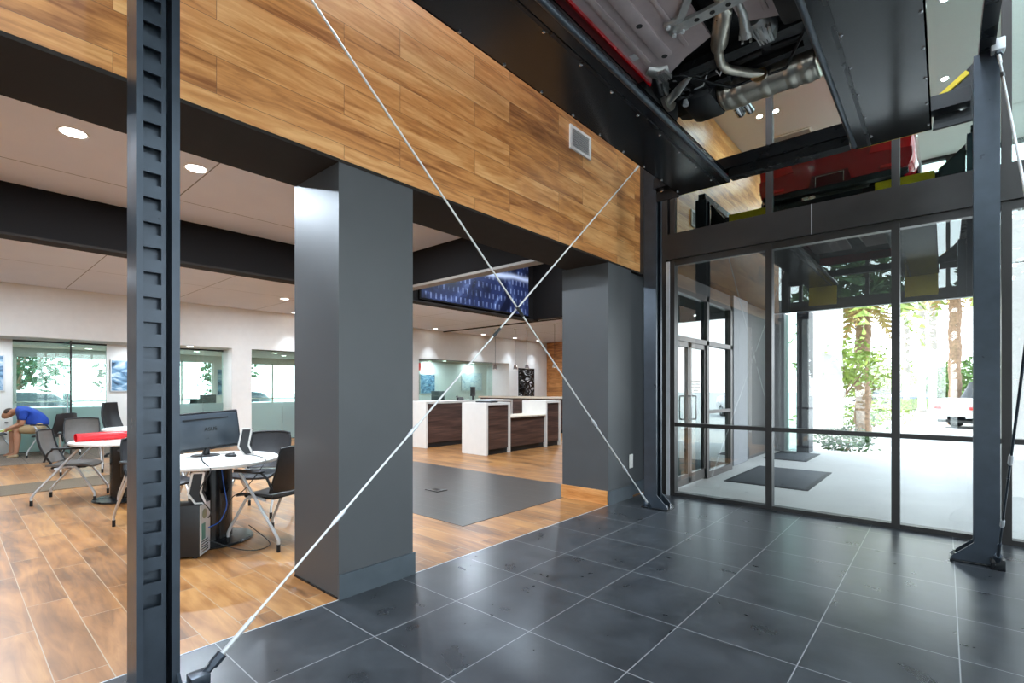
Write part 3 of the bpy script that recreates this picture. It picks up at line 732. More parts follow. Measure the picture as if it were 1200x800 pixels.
def simple_car(name, label, loc, rotz, mbody, S=SEDAN):
    c = thing(name, label, 'car', loc, rotz, None)
    car_shell(S, c, mbody, ((3, 7), (6,), (3,)))
    g = G(); g.box(-.78, .78, S[0][0] + .2, S[-1][0] - .2, .2, .3); obj('underbody', g, M_plasticblk, c)
    for y in (-2.65, .1):
        for s in (-1, 1):
            g = G(); M = Matrix.Translation((s * .895, y, .33)) @ Matrix.Rotation(R(90), 4, 'Y'); g.lathe([(.37, -.012), (.37, .012)], 24, M=M); obj('wheel_arch', g, M_plasticblk, c)
            make_wheel(c, (s * .83, y, .32))
    for s in (-1, 1):
        e = S[-1][0]; g = G(); g.rbox(s * .62 - .14, s * .62 + .14, e - .06, e + .02, .70, .82, .015); obj('tail_light', g, M_taillight, c)
        n = S[0][0]; g = G(); g.rbox(s * .52 - .15, s * .52 + .15, n + .02, n + .12, .56, .66, .02); obj('headlight', g, M_silver, c)
    return c

# the red car on the lift (nose towards the camera side)
car = thing('car', 'glossy red hatchback raised on the black car lift, its underside showing', 'car', (-1.13, 4.08, ZP + .08))
car_shell(HATCH, car, M_red, ((3, 7), (7,), (3,)))
for y in (-2.6, 0):
    for s in (-1, 1):
        g = G(); M = Matrix.Translation((s * .893, y, .33)) @ Matrix.Rotation(R(90), 4, 'Y'); g.lathe([(.365, -.012), (.365, .012)], 28, M=M); obj('wheel_arch', g, M_plasticblk, car)
        make_wheel(car, (s * .79, y, .32))
# underbody skin and floor pan
g = G(); g.box(-.80, .80, -3.2, .5, .36, .38); obj('underbody', g, M_darkmech, car)
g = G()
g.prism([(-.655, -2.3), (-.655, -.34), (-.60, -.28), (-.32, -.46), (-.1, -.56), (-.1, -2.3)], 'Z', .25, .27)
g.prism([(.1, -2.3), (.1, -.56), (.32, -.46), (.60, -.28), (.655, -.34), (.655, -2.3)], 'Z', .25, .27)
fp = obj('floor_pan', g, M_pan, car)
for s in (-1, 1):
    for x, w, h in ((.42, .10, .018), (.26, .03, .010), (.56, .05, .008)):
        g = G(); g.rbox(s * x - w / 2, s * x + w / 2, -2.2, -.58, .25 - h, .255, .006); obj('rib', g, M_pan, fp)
    g = G(); g.box(s * .655 - .006, s * .655 + .006, -2.3, -.34, .225, .30); obj('sill_seam', g, M_red, fp)
    g = G(); g.rbox(s * .73 - .07, s * .73 + .07, -2.25, -.36, .27, .34, .02); obj('sill', g, mat('faded_red_primer', rgb(128, 62, 66), .5, 0, var=.1), fp)
    for y in (-1.6, -1.0, -.6):
        g = G(); g.lathe([(.022, .243), (.022, .25)], 10, M=Matrix.Translation((s * .42, y, -.012))); obj('plug', g, M_rubber, fp)
    g = G(); g.rbox(s * .60 - .03, s * .60 + .03, -.75, -.68, .242, .252, .004); obj('jack_pad', g, M_silver, fp)
g = G(); g.rbox(-.1, .1, -2.3, -.55, .33, .36, .01); obj('centre_tunnel', g, M_darkmech, car)
# aluminium cross brace
g = G()
g.bar((-.24, -.82, .232), (.30, -.82, .232), .085, .022)
g.bar((-.22, -.84, .232), (.10, -1.25, .236), .05, .018); g.bar((.26, -.84, .232), (.02, -1.25, .236), .05, .018)
g.rbox(-.30, -.17, -.90, -.76, .222, .27, .012); g.rbox(.25, .36, -.90, -.76, .222, .27, .012)
br = obj('cross_brace', g, M_alu, car)
for x in (-.10, .0, .10, .20):
    g = G(); g.lathe([(.017, 0), (.017, .003)], 12, M=Matrix.Translation((x, -.82, .2185))); obj('hole', g, M_rubber, br)
for x, y in ((-.27, -.88), (-.21, -.78), (-.27, -.78), (.28, -.88), (.33, -.78)):
    g = G(); g.lathe([(.015, -.014), (.015, 0)], 6, M=Matrix.Translation((x, y, .222))); obj('bolt', g, M_silver, br)
# exhaust
g = G(); g.tube([(.10, -2.0, .29), (.08, -1.2, .275), (.05, -.82, .268), (.04, -.74, .268)], .032, 12)
g.tube([(-.115, -.36, .27), (-.14, -.27, .268), (-.155, -.18, .266), (-.14, -.09, .266), (-.09, -.01, .268), (-.02, .09, .272), (.03, .17, .28), (.05, .22, .29)], .033, 14)
ex = obj('exhaust_pipe', g, M_steel, car)
g = G(); g.tube([(.04, -.76, .268), (.035, -.72, .268), (-.09, -.42, .27), (-.11, -.38, .27), (-.118, -.35, .27)], [.034, .06, .06, .05, .034], 20); obj('resonator', g, M_steel, ex)
g = G(); g.lathe([(.062, -.008), (.062, .008)], 16, M=Matrix.Translation((.02, .15, .276)) @ Matrix.Rotation(R(-60), 4, 'Z') @ Matrix.Rotation(R(90), 4, 'Y')); obj('flange', g, mat('heat_tinted_steel', rgb(176, 140, 100), .35, .9), ex)
# muffler
mf = G()
def muf(u, v):
    x = -.34 + .74 * u; a = 2 * PI * v
    e = .86 if (u < .02 or u > .98) else (1.06 if any(abs(u - q) < .028 for q in (.1, .22, .48, .74, .88)) else 1.0)
    cy, cz = math.cos(a), math.sin(a)
    cy = math.copysign(abs(cy) ** .7, cy); cz = math.copysign(abs(cz) ** .7, cz)
    return (x, .385 + .155 * cy * e, .335 + .095 * cz * e)
mf.grid(muf, 50, 28)
for u in (0, 1): mf.face([muf(u, k / 28) for k in range(28)])
bmesh.ops.remove_doubles(mf.b, verts=mf.b.verts[:], dist=1e-5)
muffler = obj('muffler', mf, M_steel, car, sharp=60)
for x in (-.27, -.19):
    g = G(); g.tube([(x, .5, .31), (x, .64, .30), (x, .70, .30)], [.03, .036, .039], 16); obj('tailpipe', g, M_chrome, muffler)
# rear suspension
g = G()
g.bar((-.5, -.22, .30), (.5, -.22, .30), .10, .06); g.bar((-.45, .12, .34), (.45, .12, .34), .07, .05); g.bar((-.42, -.22, .31), (-.38, .14, .33), .07, .05); g.bar((.42, -.22, .31), (.38, .14, .33), .07, .05)
obj('rear_subframe', g, M_darkmech, car)
g = G(); g.tube([(.16, -.46, .31), (.19, -.34, .30), (.20, -.22, .31)], [.05, .085, .055], 14)
for k in range(5):
    a = -.5 + k * .25; g.bar((.19 + .06 * math.sin(a * 2), -.43, .245), (.19 + .05 * math.sin(a * 2), -.27, .235), .008, .03)
obj('differential', g, M_alu, car)
g = G(); g.tube([(.15, -1.1, .27), (.14, -.80, .262), (.13, -.62, .262), (.10, -.47, .268), (.09, -.40, .272)], [.024, .026, .03, .036, .05], 12)
for k in range(5):
    a = 2 * PI * k / 5; g.tube([(.09 + .045 * math.cos(a), -.40 + .045 * math.sin(a), .225), (.09 + .045 * math.cos(a), -.40 + .045 * math.sin(a), .262)], .009, 6)
obj('torque_arm', g, M_alu, car)
for s_ in (-1, 1):
    g = G(); g.tube([(s_ * .60, -.50, .27), (s_ * .54, -.44, .25), (s_ * .47, -.42, .26)], [.05, .06, .05], 10)
    for k in range(6): g.bar((s_ * .5 + .012 * (k - 2.5), -.49, .20), (s_ * .5 + .016 * (k - 2.5), -.38, .20), .006, .03)
    obj('arm_bracket', g, M_alu, car)
g = G(); g.tube([(.16, -.05, .32), (.68, .0, .32)], .022, 10); g.tube([(.1, -.05, .32), (-.68, .0, .32)], .022, 10); obj('drive_shaft', g, M_darkmech, car)
for s in (-1, 1):
    g = G(); g.tube([(s * .40, -.18, .28), (s * .55, -.08, .25), (s * .67, .0, .24)], [.025, .035, .03], 10); obj('control_arm', g, M_alu if s < 0 else M_darkmech, car)
    g = G(); g.tube([(s * .42, .16, .31), (s * .68, .06, .28)], .016, 8); obj('toe_link', g, M_darkmech, car)
    g = G(); g.tube([(s * .60, -.4, .30), (s * .66, -.2, .27), (s * .68, -.04, .28)], [.05, .045, .04], 10); obj('trailing_arm', g, M_darkmech, car)
    g = G(); g.lathe([(.12, -.02), (.14, -.015), (.14, .015), (.12, .02)], 20, M=Matrix.Translation((s * .66, 0, .32)) @ Matrix.Rotation(R(90), 4, 'Y')); obj('brake_disc', g, M_steel, car)
    g = G(); g.rbox(s * .655 - .04, s * .655 + .04, -.17, -.06, .26, .40, .015); obj('brake_caliper', g, M_alu, car)
    g = G(); zz = [(s * .52 + .045 * math.cos(k * .9), .02 + .045 * math.sin(k * .9), .26 + k * .004) for k in range(42)]; g.tube(zz, .008, 6); obj('coil_spring', g, M_plasticblk, car)
    g = G(); g.tube([(s * .56, .14, .24), (s * .55, .16, .42)], .025, 10); obj('damper', g, M_silver, car)
g = G(); g.tube([(-.66, -.28, .30), (-.45, -.26, .27), (-.2, .20, .28), (.2, .22, .28), (.45, -.26, .27), (.66, -.28, .30)], .011, 8); obj('sway_bar', g, M_darkmech, car)
for a in range(9):
    p = (random.uniform(-.5, -.1), random.uniform(-.3, .2), random.uniform(.28, .33))
    q = (p[0] + random.uniform(-.2, .2), p[1] + random.uniform(-.1, .2), random.uniform(.28, .34))
    g = G(); g.tube([p, ((p[0] + q[0]) / 2, (p[1] + q[1]) / 2 + .03, .27), q], .006, 6); obj('brake_line', g, M_plasticblk if a % 3 else M_silver, car)
g = G(); g.rbox(.30, .66, -1.3, -.34, .22, .34, .05); obj('fuel_tank', g, M_rubber, car)
g = G(); g.rbox(-.62, -.34, .12, .56, .25, .42, .05); obj('rear_liner', g, M_plasticblk, car)
g = G(); g.bar((.45, -.5, .30), (.52, .3, .30), .10, .02); tr_ = obj('tank_strap', g, M_plasticblk, car)
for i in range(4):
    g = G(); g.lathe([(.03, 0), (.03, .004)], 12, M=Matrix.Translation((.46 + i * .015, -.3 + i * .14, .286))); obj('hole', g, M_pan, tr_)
# rear fascia
g = G()
g.prism([(-.72, .385), (.72, .385), (.80, .41), (.80, .44), (.5, .47), (-.5, .47), (-.80, .44), (-.80, .41)], 'Y', .54, .665); obj('lower_bumper', g, M_plasticblk, car)
g = G(); g.prism([(-.80, .46), (.80, .46), (.84, .56), (.84, .68), (.3, .72), (-.3, .72), (-.84, .68), (-.84, .56)], 'Y', .60, .675); rb = obj('bumper', g, M_red, car)
g = G(); g.prism([(-.24, .44), (.24, .44), (.20, .60), (-.20, .60)], 'Y', .674, .679); obj('plate_recess', g, mat('dark_red_recess', rgb(96, 10, 18), .35), car)
g = G(); g.box(-.155, .155, .679, .684, .452, .575); pl = obj('plate_holder', g, mat('maroon_plate', rgb(86, 12, 20), .3), car)
g = G(); g.box(-.158, -.150, .679, .687, .45, .577); g.box(.150, .158, .679, .687, .45, .577); g.box(-.158, .158, .679, .687, .570, .577); obj('plate_frame', g, M_chrome, pl)
for s in (-1, 1):
    g = G(); g.prism([(s * .42, .72), (s * .82, .68), (s * .84, .84), (s * .46, .86)][::s], 'Y', .56, .672); obj('tail_light', g, M_taillight, car)
    g = G(); g.rbox(s * .62 - .09, s * .62 + .09, .668, .682, .49, .53, .006); obj('reflector', g, M_taillight, car)
    g = G(); g.rbox(s * .6 - .16, s * .6 + .16, -3.40, -3.27, .55, .66, .02); obj('headlight', g, M_silver, car)
    g = G(); g.rbox(s * .98 - .09, s * .98 + .09, -1.75, -1.62, .93, 1.06, .03); obj('mirror', g, M_red, car)

# ------------------------------------------------------------------ tables and chairs
def round_table(name, label, loc):
    t = thing(name, label, 'table', loc, 0)
    g = G(); g.lathe([(.545, .705), (.55, .71), (.55, .73), (.545, .735)], 56); obj('tabletop', g, M_tabletop, t)
    g = G(); g.lathe([(.165, .02), (.165, .705)], 32); obj('column', g, M_blackgloss, t)
    g = G(); g.lathe([(.33, 0), (.34, .008), (.33, .02), (.17, .032)], 40); obj('base', g, M_black, t)
    return t
tabR = round_table('round_table', 'white round table on a black drum pedestal carrying the monitor', (-5.02, 1.60, 0))
tabL = round_table('round_table', 'white round table with red rolls on top left of the slotted post', (-7.70, 1.50, 0))
tabB = round_table('round_table', 'white round table farther back behind the red rolls', (-9.8, 2.15, 0))

def make_chair(label, shell):
    t = thing('conference_chair', label, 'chair', (0, 0, 0), 0, 'conference chairs')
    def seat(u, v):
        x = -.20 + .43 * u; y = -.225 + .45 * v
        z = .45 - .035 * math.sin(PI * min(1, u * 1.0)) * (1 - (2 * v - 1) ** 2) - .03 * max(0, u - .8) / .2 + .012 * (2 * v - 1) ** 2
        k = 1 - .10 * max(0, (u - .75) / .25) ** 2
        return (x, y * k, z)
    g = G(); g.grid(seat, 12, 12); obj('seat', g, shell, t, solid=.02)
    g = G(); g.rbox(-.17, .17, -.18, .18, .405, .43, .012); obj('seat_pan', g, M_plasticblk, t)
    def back(u, v):
        y = (-.225 + .45 * v) * (1 - .10 * max(0, .3 - u) / .3) * (1 - .06 * max(0, u - .8) / .2)
        x = -.20 - .13 * u - .03 * math.sin(PI * u) + .05 * (2 * v - 1) ** 2
        z = .47 + .40 * u - .012 * ((2 * v - 1) ** 4) * (1 if u > .9 else 0)
        return (x, y, z)
    g = G(); g.grid(back, 14, 12); bk = obj('backrest', g, shell, t, solid=-.012)
    g = G()
    g.tube([back(u_, 0) for u_ in (0, .25, .5, .75, 1)] + [back(1, v_) for v_ in (.2, .4, .6, .8)] + [back(u_, 1) for u_ in (1, .75, .5, .25, 0)], .011, 8)
    obj('back_frame', g, M_plasticblk, bk)
    for s in (-1, 1):
        g = G(); g.tube([(-.31, s * .27, .06), (-.31, s * .27, .10), (-.27, s * .27, .16), (.10, s * .265, .62), (.12, s * .265, .645)], .013, 10); lg = obj('leg', g, M_silver, t)
        g = G(); g.cyl((-.31, s * .27, 0), (-.31, s * .27, .065), .015, 10); obj('leg_cap', g, M_rubber, lg)
        g = G(); g.tube([(.27, s * .25, .06), (.27, s * .25, .10), (.24, s * .248, .16), (.10, s * .22, .40), (.07, s * .215, .425), (.0, s * .21, .43), (-.12, s * .22, .41)], .013, 10); lg = obj('leg', g, M_silver, t)
        g = G(); g.cyl((.27, s * .25, 0), (.27, s * .25, .065), .015, 10); obj('leg_cap', g, M_rubber, lg)
        g = G(); g.rbox(-.13, .17, s * .265 - .028, s * .265 + .028, .645, .668, .010); obj('armrest', g, M_plasticblk, t)
        g = G(); g.tube([(-.21, s * .235, .50), (-.17, s * .25, .60), (-.12, s * .262, .65)], .011, 8); obj('arm_support', g, M_plasticblk, t)
    return t
chA = make_chair('taupe armchair with silver legs facing the table left of the slotted post', M_chairgrey)
chA.location = (-8.12, 1.06, 0); chA.rotation_euler = (0, 0, R(66))
chB = make_chair('charcoal armchair in front of the wide pillar beside the computer table', M_chairblk)
chB.location = (-4.60, 1.98, 0); chB.rotation_euler = (0, 0, R(202))
dup(chB, (-5.72, 2.30, 0), R(-48), 'charcoal armchair behind the computer table, its seat towards the monitor')
dup(chB, (-5.95, 1.42, 0), R(8), 'charcoal armchair at the far left of the computer table, mostly behind the post')
dup(chA, (-10.6, 1.48, 0), R(-8), 'taupe armchair behind the table with the red rolls')
dup(chA, (-7.05, 1.62, 0), R(186), 'taupe armchair hidden behind the slotted post, one silver leg showing')
chM = dup(chB, (-13.35, 1.42, 0), R(221), 'black armchair the man in the blue shirt sits on')
dup(chB, (-14.55, .55, 0), R(40), 'black armchair at the left edge in front of the bending man')
dup(chB, (-13.9, 6.1, 0), R(200), 'dark armchair standing in the glass office beside the wide pillar')
def task_chair(label, loc, rz):
    t = thing('office_chair', label, 'chair', loc, rz, 'office chairs')
    g = G(); g.rbox(-.23, .23, -.24, .24, .44, .51, .03); obj('seat', g, M_plasticblk, t)
    g = G()
    def bk(u, v): return (-.22 - .10 * u - .04 * math.sin(PI * u) + .06 * (2 * v - 1) ** 2, (-.22 + .44 * v) * (1 - .25 * u * u), .55 + .53 * u)
    g.grid(bk, 10, 8); obj('backrest', g, M_plasticblk, t, solid=-.03)
    g = G(); g.tube([(0, 0, .1), (0, 0, .45)], .028, 12); obj('gas_lift', g, M_silver, t)
    for k in range(5):
        a = 2 * PI * k / 5; g = G(); g.tube([(0, 0, .11), (.28 * math.cos(a), .28 * math.sin(a), .06)], [.03, .018], 8); lg = obj('leg', g, M_plasticblk, t)
        g = G(); g.lathe([(.028, -.012), (.028, .012)], 12, M=Matrix.Translation((.28 * math.cos(a), .28 * math.sin(a), .028)) @ Matrix.Rotation(a, 4, 'Z') @ Matrix.Rotation(R(90), 4, 'X')); obj('caster', g, M_rubber, lg)
    return t
tc1 = task_chair('black high-back office chair by the poster wall left of the slotted post', (-12.45, 2.38, 0), R(41))
dup(tc1, (-15.5, 4.02, 0), R(150), 'black office chair behind the glass, left of the pair above the monitor', 'office chairs')
dup(tc1, (-15.3, 4.62, 0), R(150), 'black office chair behind the glass, right of the pair above the monitor', 'office chairs')

# ------------------------------------------------------------------ things on and under the computer table
mon = thing('monitor', 'black computer monitor seen from behind on the round white table', 'monitor', (-5.28, 1.63, .735), R(0))
# screen faces away from the camera
mon.rotation_euler = (0, 0, R(96))
g = G(); M = Matrix.Rotation(R(-8), 4, 'X') @ Matrix.Rotation(R(-3), 4, 'Y')
M = Matrix.Translation((0, 0, .235)) @ M
g.rbox(-.31, .31, -.016, .022, -.18, .18, .012, M=M); shell = obj('housing', g, M_plasticblk, mon)
g = G(); g.rbox(-.295, .295, -.040, -.010, -.16, .168, .025, M=M); obj('back_cover', g, mat('smoky_black_plastic', rgb(62, 70, 78), .3, 0, var=.1), shell)
g = G(); g.rbox(-.20, .20, -.0425, -.038, .105, .117, .002, M=M); obj('vent_slot', g, M_rubber, shell)
g = G(); g.box(-.295, .295, .0221, .023, -.165, .165, M=M); obj('screen', g, mat('dark_screen', rgb(12, 12, 14), .1), shell)
text_obj('maker_mark', 'ASUS', .05, mat('grey_lettering', rgb(6, 7, 8), .5), M @ Matrix.Translation((.03, -.0412, .01)) @ Matrix.Rotation(R(90), 4, 'X'), shell)
g = G(); g.tube([(0, -.02, .16), (0, -.03, .08), (0, -.02, .012)], [.03, .022, .03], 12); obj('stand_neck', g, M_plasticblk, mon)
g = G(); g.lathe([(.12, 0), (.12, .006), (.11, .012), (.03, .016)], 32); obj('stand_base', g, M_plasticblk, mon)

def speaker(label, loc, rz, tilt=0):
    t = thing('desk_speaker', label, 'speaker', loc, rz, 'computer speakers')
    # angular slanted cabinet with a white band running round its side outline
    prof = [(.015, 0), (.085, 0), (.05, .09), (.075, .25), (-.005, .25), (-.035, .08)]
    g = G(); g.prism([(p[0], p[1]) for p in prof], 'Y', -.05, .05); obj('cabinet', g, M_plasticblk, t)
    g = G(); n = len(prof)
    P = [(p[0] * 1.02, -.052, p[1] + .002) for p in prof]
    for i in range(n): g.bar(P[i], P[(i + 1) % n], .014, .012, up=(0, 1, 0))
    obj('white_band', g, M_white, t)
    g = G(); g.lathe([(.035, 0), (.03, .006), (.012, .003)], 20, M=Matrix.Translation((.066, 0, .115)) @ Matrix.Rotation(R(75), 4, 'Y')); obj('driver', g, M_rubber, t)
    return t
sp1 = speaker('black desk speaker with white band on the round table beside the monitor', (-5.10, 1.90, .735), R(62))
dup(sp1, (-4.66, 1.36, .432), R(62), 'black desk speaker with white band lying on top of the computer tower', 'computer speakers')
pc = thing('computer_tower', 'black computer tower on the floor under the round table, cabled back showing', 'computer', (-4.735, 1.26, 0), R(52))
g = G(); g.rbox(-.22, .20, -.10, .10, .012, .43, .006); obj('case', g, M_plasticblk, pc)
g = G(); g.box(.2005, .206, -.095, .095, .02, .425); bp = obj('back_plate', g, M_silver, pc)
g = G(); g.lathe([(.04, 0), (.04, .004), (.012, .006)], 20, M=Matrix.Translation((.206, -.02, .345)) @ Matrix.Rotation(R(90), 4, 'Y')); obj('fan_grille', g, mat('olive_grille', rgb(150, 150, 120), .5), bp)
g = G(); g.box(.206, .210, -.07, -.01, .14, .27); obj('port_panel', g, mat('teal_port_panel', rgb(86, 140, 130), .5), bp)
for i in range(5):
    g = G(); g.box(.206, .209, -.08, .05, .04 + i * .02, .05 + i * .02); obj('slot_cover', g, M_chrome, bp)
for i, (x, y) in enumerate(((-.18, -.08), (-.18, .08), (.16, -.08), (.16, .08))):
    g = G(); g.lathe([(.018, 0), (.018, .014)], 12, M=Matrix.Translation((x, y, 0))); obj('foot', g, M_rubber, pc)
def cable(label, pts, m, r=.004):
    P = [Vector(p) for p in pts]; out = []
    for i in range(len(P) - 1):
        a = P[max(i - 1, 0)]; b = P[i]; c = P[i + 1]; d = P[min(i + 2, len(P) - 1)]
        for k in range(6):
            t = k / 6; out.append(.5 * ((2 * b) + (c - a) * t + (2 * a - 5 * b + 4 * c - d) * t * t + (3 * b - a - 3 * c + d) * t ** 3))
    out.append(P[-1]); g = G(); g.tube(out, r, 6); return tag(obj('cable', g, m), label, 'cable', 'computer cables')
cable('blue network cable running from under the table to the computer tower', [(-4.79, 1.60, .70), (-4.77, 1.62, .5), (-4.74, 1.63, .36), (-4.72, 1.60, .28), (-4.63, 1.53, .24), (-4.60, 1.44, .22)], M_bluecable)
cable('black cable looping over the floor behind the computer tower', [(-4.60, 1.44, .12), (-4.52, 1.60, .03), (-4.40, 1.72, .006), (-4.42, 1.85, .006), (-4.55, 1.90, .02), (-4.66, 1.78, .16)], M_plasticblk)
cable('black monitor cable hanging over the table edge', [(-5.23, 1.60, .80), (-4.95, 1.50, .742), (-4.60, 1.43, .742), (-4.485, 1.42, .70), (-4.56, 1.36, .52), (-4.58, 1.45, .36), (-4.60, 1.44, .30)], M_plasticblk, .0045)
cable('thin black speaker cable hanging from the table edge beside the column', [(-5.04, 1.90, .742), (-4.75, 1.92, .742), (-4.52, 1.86, .72), (-4.58, 1.72, .5), (-4.66, 1.64, .42), (-4.72, 1.62, .25)], M_plasticblk)
k_ = thing('computer_mouse', 'black computer mouse lying on the white table between monitor and speaker', 'mouse', (-5.02, 1.76, .735), R(40))
g = G(); g.ico((0, 0, .012), 1, 2, sc_=(.055, .032, .022)); obj('shell', g, M_plasticblk, k_)
g = G(); g.tube([(.02, 0, .034), (.035, 0, .033)], .005, 8); obj('wheel', g, M_rubber, k_)
# red rolls
def roll(label, loc, rz, L, r):
    t = thing('vinyl_roll', label, 'roll', loc, rz, 'red rolls')
    g = G(); n = 46
    P = []
    for k in range(n + 1):
        a = k / n * 2 * PI * 1.45; rr = r * (1 - .16 * k / n); P.append((rr * math.cos(a), r + rr * math.sin(a)))
    g.grid(lambda u, v: (-L / 2 + L * u, P[int(round(v * n))][0], P[int(round(v * n))][1] + .0005), 8, n)
    obj('rolled_sheet', g, M_redfab, t, solid=.003)
    g = G(); g.tube([(-L * .35, 0, r), (L * .35, 0, r)], r * .5, 14); obj('core', g, mat('dark_red_core', rgb(120, 14, 20), .5), t)
    return t
r1 = roll('shiny red vinyl roll at the front edge of the left table', (-7.72, 1.25, .735), R(100), .48, .052)
r2 = roll('shiny red vinyl roll lying behind the front one on the left table', (-7.90, 1.52, .735), R(80), .50, .046)
r3 = roll('red vinyl roll with its open end towards the slotted post', (-7.62, 1.74, .735), R(82), .34, .050)

# ------------------------------------------------------------------ reception counters
def counter(label, x_front, depth, pieces, mw=M_walnut):
    t = thing('reception_counter', label, 'counter', (x_front, pieces[0][0], 0), 0)
    X0 = x_front - depth
    for (y0, y1, h, kind) in pieces:
        if kind == 'tall':
            g = G(); g.box(X0, x_front, y0, y0 + .05, 0, h); obj('side_panel', g, M_white, t, world=True)
            g = G(); g.box(X0, x_front, y1 - .05, y1, 0, h); obj('side_panel', g, M_white, t, world=True)
            g = G(); g.box(X0, x_front, y0 + .05, y1 - .05, h - .05, h); obj('worktop', g, M_tabletop, t, world=True)
            g = G(); g.box(X0 + .1, x_front - .03, y0 + .05, y1 - .05, .11, h - .05); obj('front_panel', g, mw, t, world=True)
            g = G(); g.box(X0 + .1, x_front - .06, y0 + .05, y1 - .05, 0, .11); obj('kick', g, M_plasticblk, t, world=True)
        else:
            g = G(); g.box(X0, x_front - .01, y0, y1, h - .03, h); obj('worktop', g, mat('beige_laminate', rgb(226, 212, 192), .4), t, world=True)
            g = G(); g.box(X0 + .1, x_front - .05, y0, y1, .11, h - .03); obj('front_panel', g, mw, t, world=True)
            g = G(); g.box(X0 + .1, x_front - .08, y0, y1, 0, .11); obj('kick', g, M_plasticblk, t, world=True)
    return t
counter('front reception counter, two white framed walnut pods with a low desk between', -6.98, .72, [(7.21, 7.95, 1.07, 'tall'), (7.95, 9.2, .76, 'low'), (9.2, 9.78, 1.07, 'tall')])
counter('back reception counter with long walnut front and white end panel', -8.88, .75, [(7.2, 10.2, 1.06, 'tall')])
# long far counter, running across
t = thing('service_counter', 'long far service counter with cream top before the black and white poster', 'counter', (-10.4, 12.4, 0))
g = G(); g.box(-12.1, -8.7, 12.1, 12.9, 1.04, 1.09); obj('worktop', g, mat('cream_top', rgb(232, 216, 196), .4), t, world=True)
g = G(); g.box(-12.05, -8.75, 12.16, 12.85, .1, 1.04); obj('front_panel', g, M_walnutx, t, world=True)
g = G(); g.box(-12.05, -8.75, 12.2, 12.8, 0, .1); obj('kick', g, M_plasticblk, t, world=True)
# small things on the counters
t = thing('card_tray', 'flat black tray on the end of the front reception pod', 'tray', (-7.2, 7.45, 1.07), R(10))
g = G(); g.rbox(-.2, .2, -.13, .13, 0, .03, .008); obj('tray_base', g, M_plasticblk, t); g = G(); g.rbox(-.16, .16, -.10, .10, .03, .045, .006); obj('pad', g, M_silver, t)
t = thing('desk_phone', 'black desk phone on the back reception counter', 'phone', (-9.2, 8.55, 1.06), R(-40))
g = G(); g.prism([(-.11, 0), (.11, 0), (.11, .02), (-.11, .08)], 'Y', -.09, .09); obj('base', g, M_plasticblk, t)
g = G(); g.tube([(-.09, -.07, .09), (-.06, -.07, .10), (.08, -.07, .055), (.11, -.07, .045)], [.03, .02, .02, .03], 10); obj('handset', g, M_plasticblk, t)
t = thing('counter_display', 'small black display on a stand beside the desk phone', 'monitor', (-9.2, 9.0, 1.06), R(25))
g = G(); g.rbox(-.02, .02, -.14, .14, .1, .34, .008); obj('screen_housing', g, M_plasticblk, t); g = G(); g.tube([(0, 0, 0.01), (0, 0, .14)], .02, 10); g.lathe([(.08, 0), (.08, .012)], 20); obj('stand', g, M_plasticblk, t)
t = thing('floor_box', 'dark metal floor outlet box set in the inner tile floor', 'floor box', (-5.15, 4.35, .004))
g = G(); g.rbox(-.13, .13, -.09, .09, 0, .008, .003); obj('cover', g, mat('dark_bronze', rgb(52, 46, 42), .4, .5), t)
g = G(); g.rbox(-.05, .05, -.035, .035, .008, .011, .001); obj('lid', g, M_brownblk, t)
# pendants
for (x, y, lab) in ((-11.4, 12.2, 'pendant lamp hanging before the glass, leftmost over the far counter'), (-10.9, 12.65, 'pendant lamp hanging left of the black and white poster'), (-10.35, 12.6, 'pendant lamp hanging at the right edge of the black and white poster'), (-9.15, 12.5, 'pendant lamp hanging before the wood end wall')):
    t = thing('pendant_lamp', lab, 'pendant lamp', (x, y, 2.0), 0, 'pendant lamps over the far counter')
    g = G(); g.tube([(0, 0, .12), (0, 0, ZC - 2.0)], .006, 6); obj('cord', g, M_plasticblk, t)
    g = G(); g.lathe([(.03, .14), (.05, .12), (.075, .02), (.08, 0), (.07, .004)], 20); obj('lamp_shade', g, M_chrome, t)
    g = G(); g.lathe([(.055, .004), (.055, .012)], 16); obj('bulb', g, emit_mat('warm_bulb', (1, .85, .6, 1), 9), t)
    g = G(); g.lathe([(.05, ZC - 2.03), (.05, ZC - 2.001)], 16); obj('ceiling_rose', g, M_silver, t)

# ------------------------------------------------------------------ pictures
def pic_mat(name, cols, scale=3.0, dist=2.0, seed=0.0):
    k = NT(name); tc = k.n('ShaderNodeTexCoord'); mp = k.n('ShaderNodeMapping'); mp.inputs['Location'].default_value = (seed, seed * 2, seed); mp.inputs['Scale'].default_value = (1, 1, 2)
    k.l(tc.outputs['Object'], mp.inputs[0])
    nz = k.n('ShaderNodeTexNoise'); k.val(nz, Scale=scale, Detail=4.0, Distortion=dist); k.l(mp.outputs[0], nz.inputs['Vector'])
    cr = k.n('ShaderNodeValToRGB'); cr.color_ramp.elements[0].position = .3; cr.color_ramp.elements[1].position = .7
    cr.color_ramp.elements[0].color = cols[0]; cr.color_ramp.elements[1].color = cols[-1]
    for i, c in enumerate(cols[1:-1]):
        e = cr.color_ramp.elements.new(.3 + .4 * (i + 1) / (len(cols) - 1)); e.color = c
    k.l(nz.outputs['Fac'], cr.inputs['Fac'])
    p = k.n('ShaderNodeBsdfPrincipled'); p.inputs['Roughness'].default_value = .25; k.l(cr.outputs[0], p.inputs['Base Color']); k.l(p.outputs[0], k.out.inputs['Surface'])
    return k.m
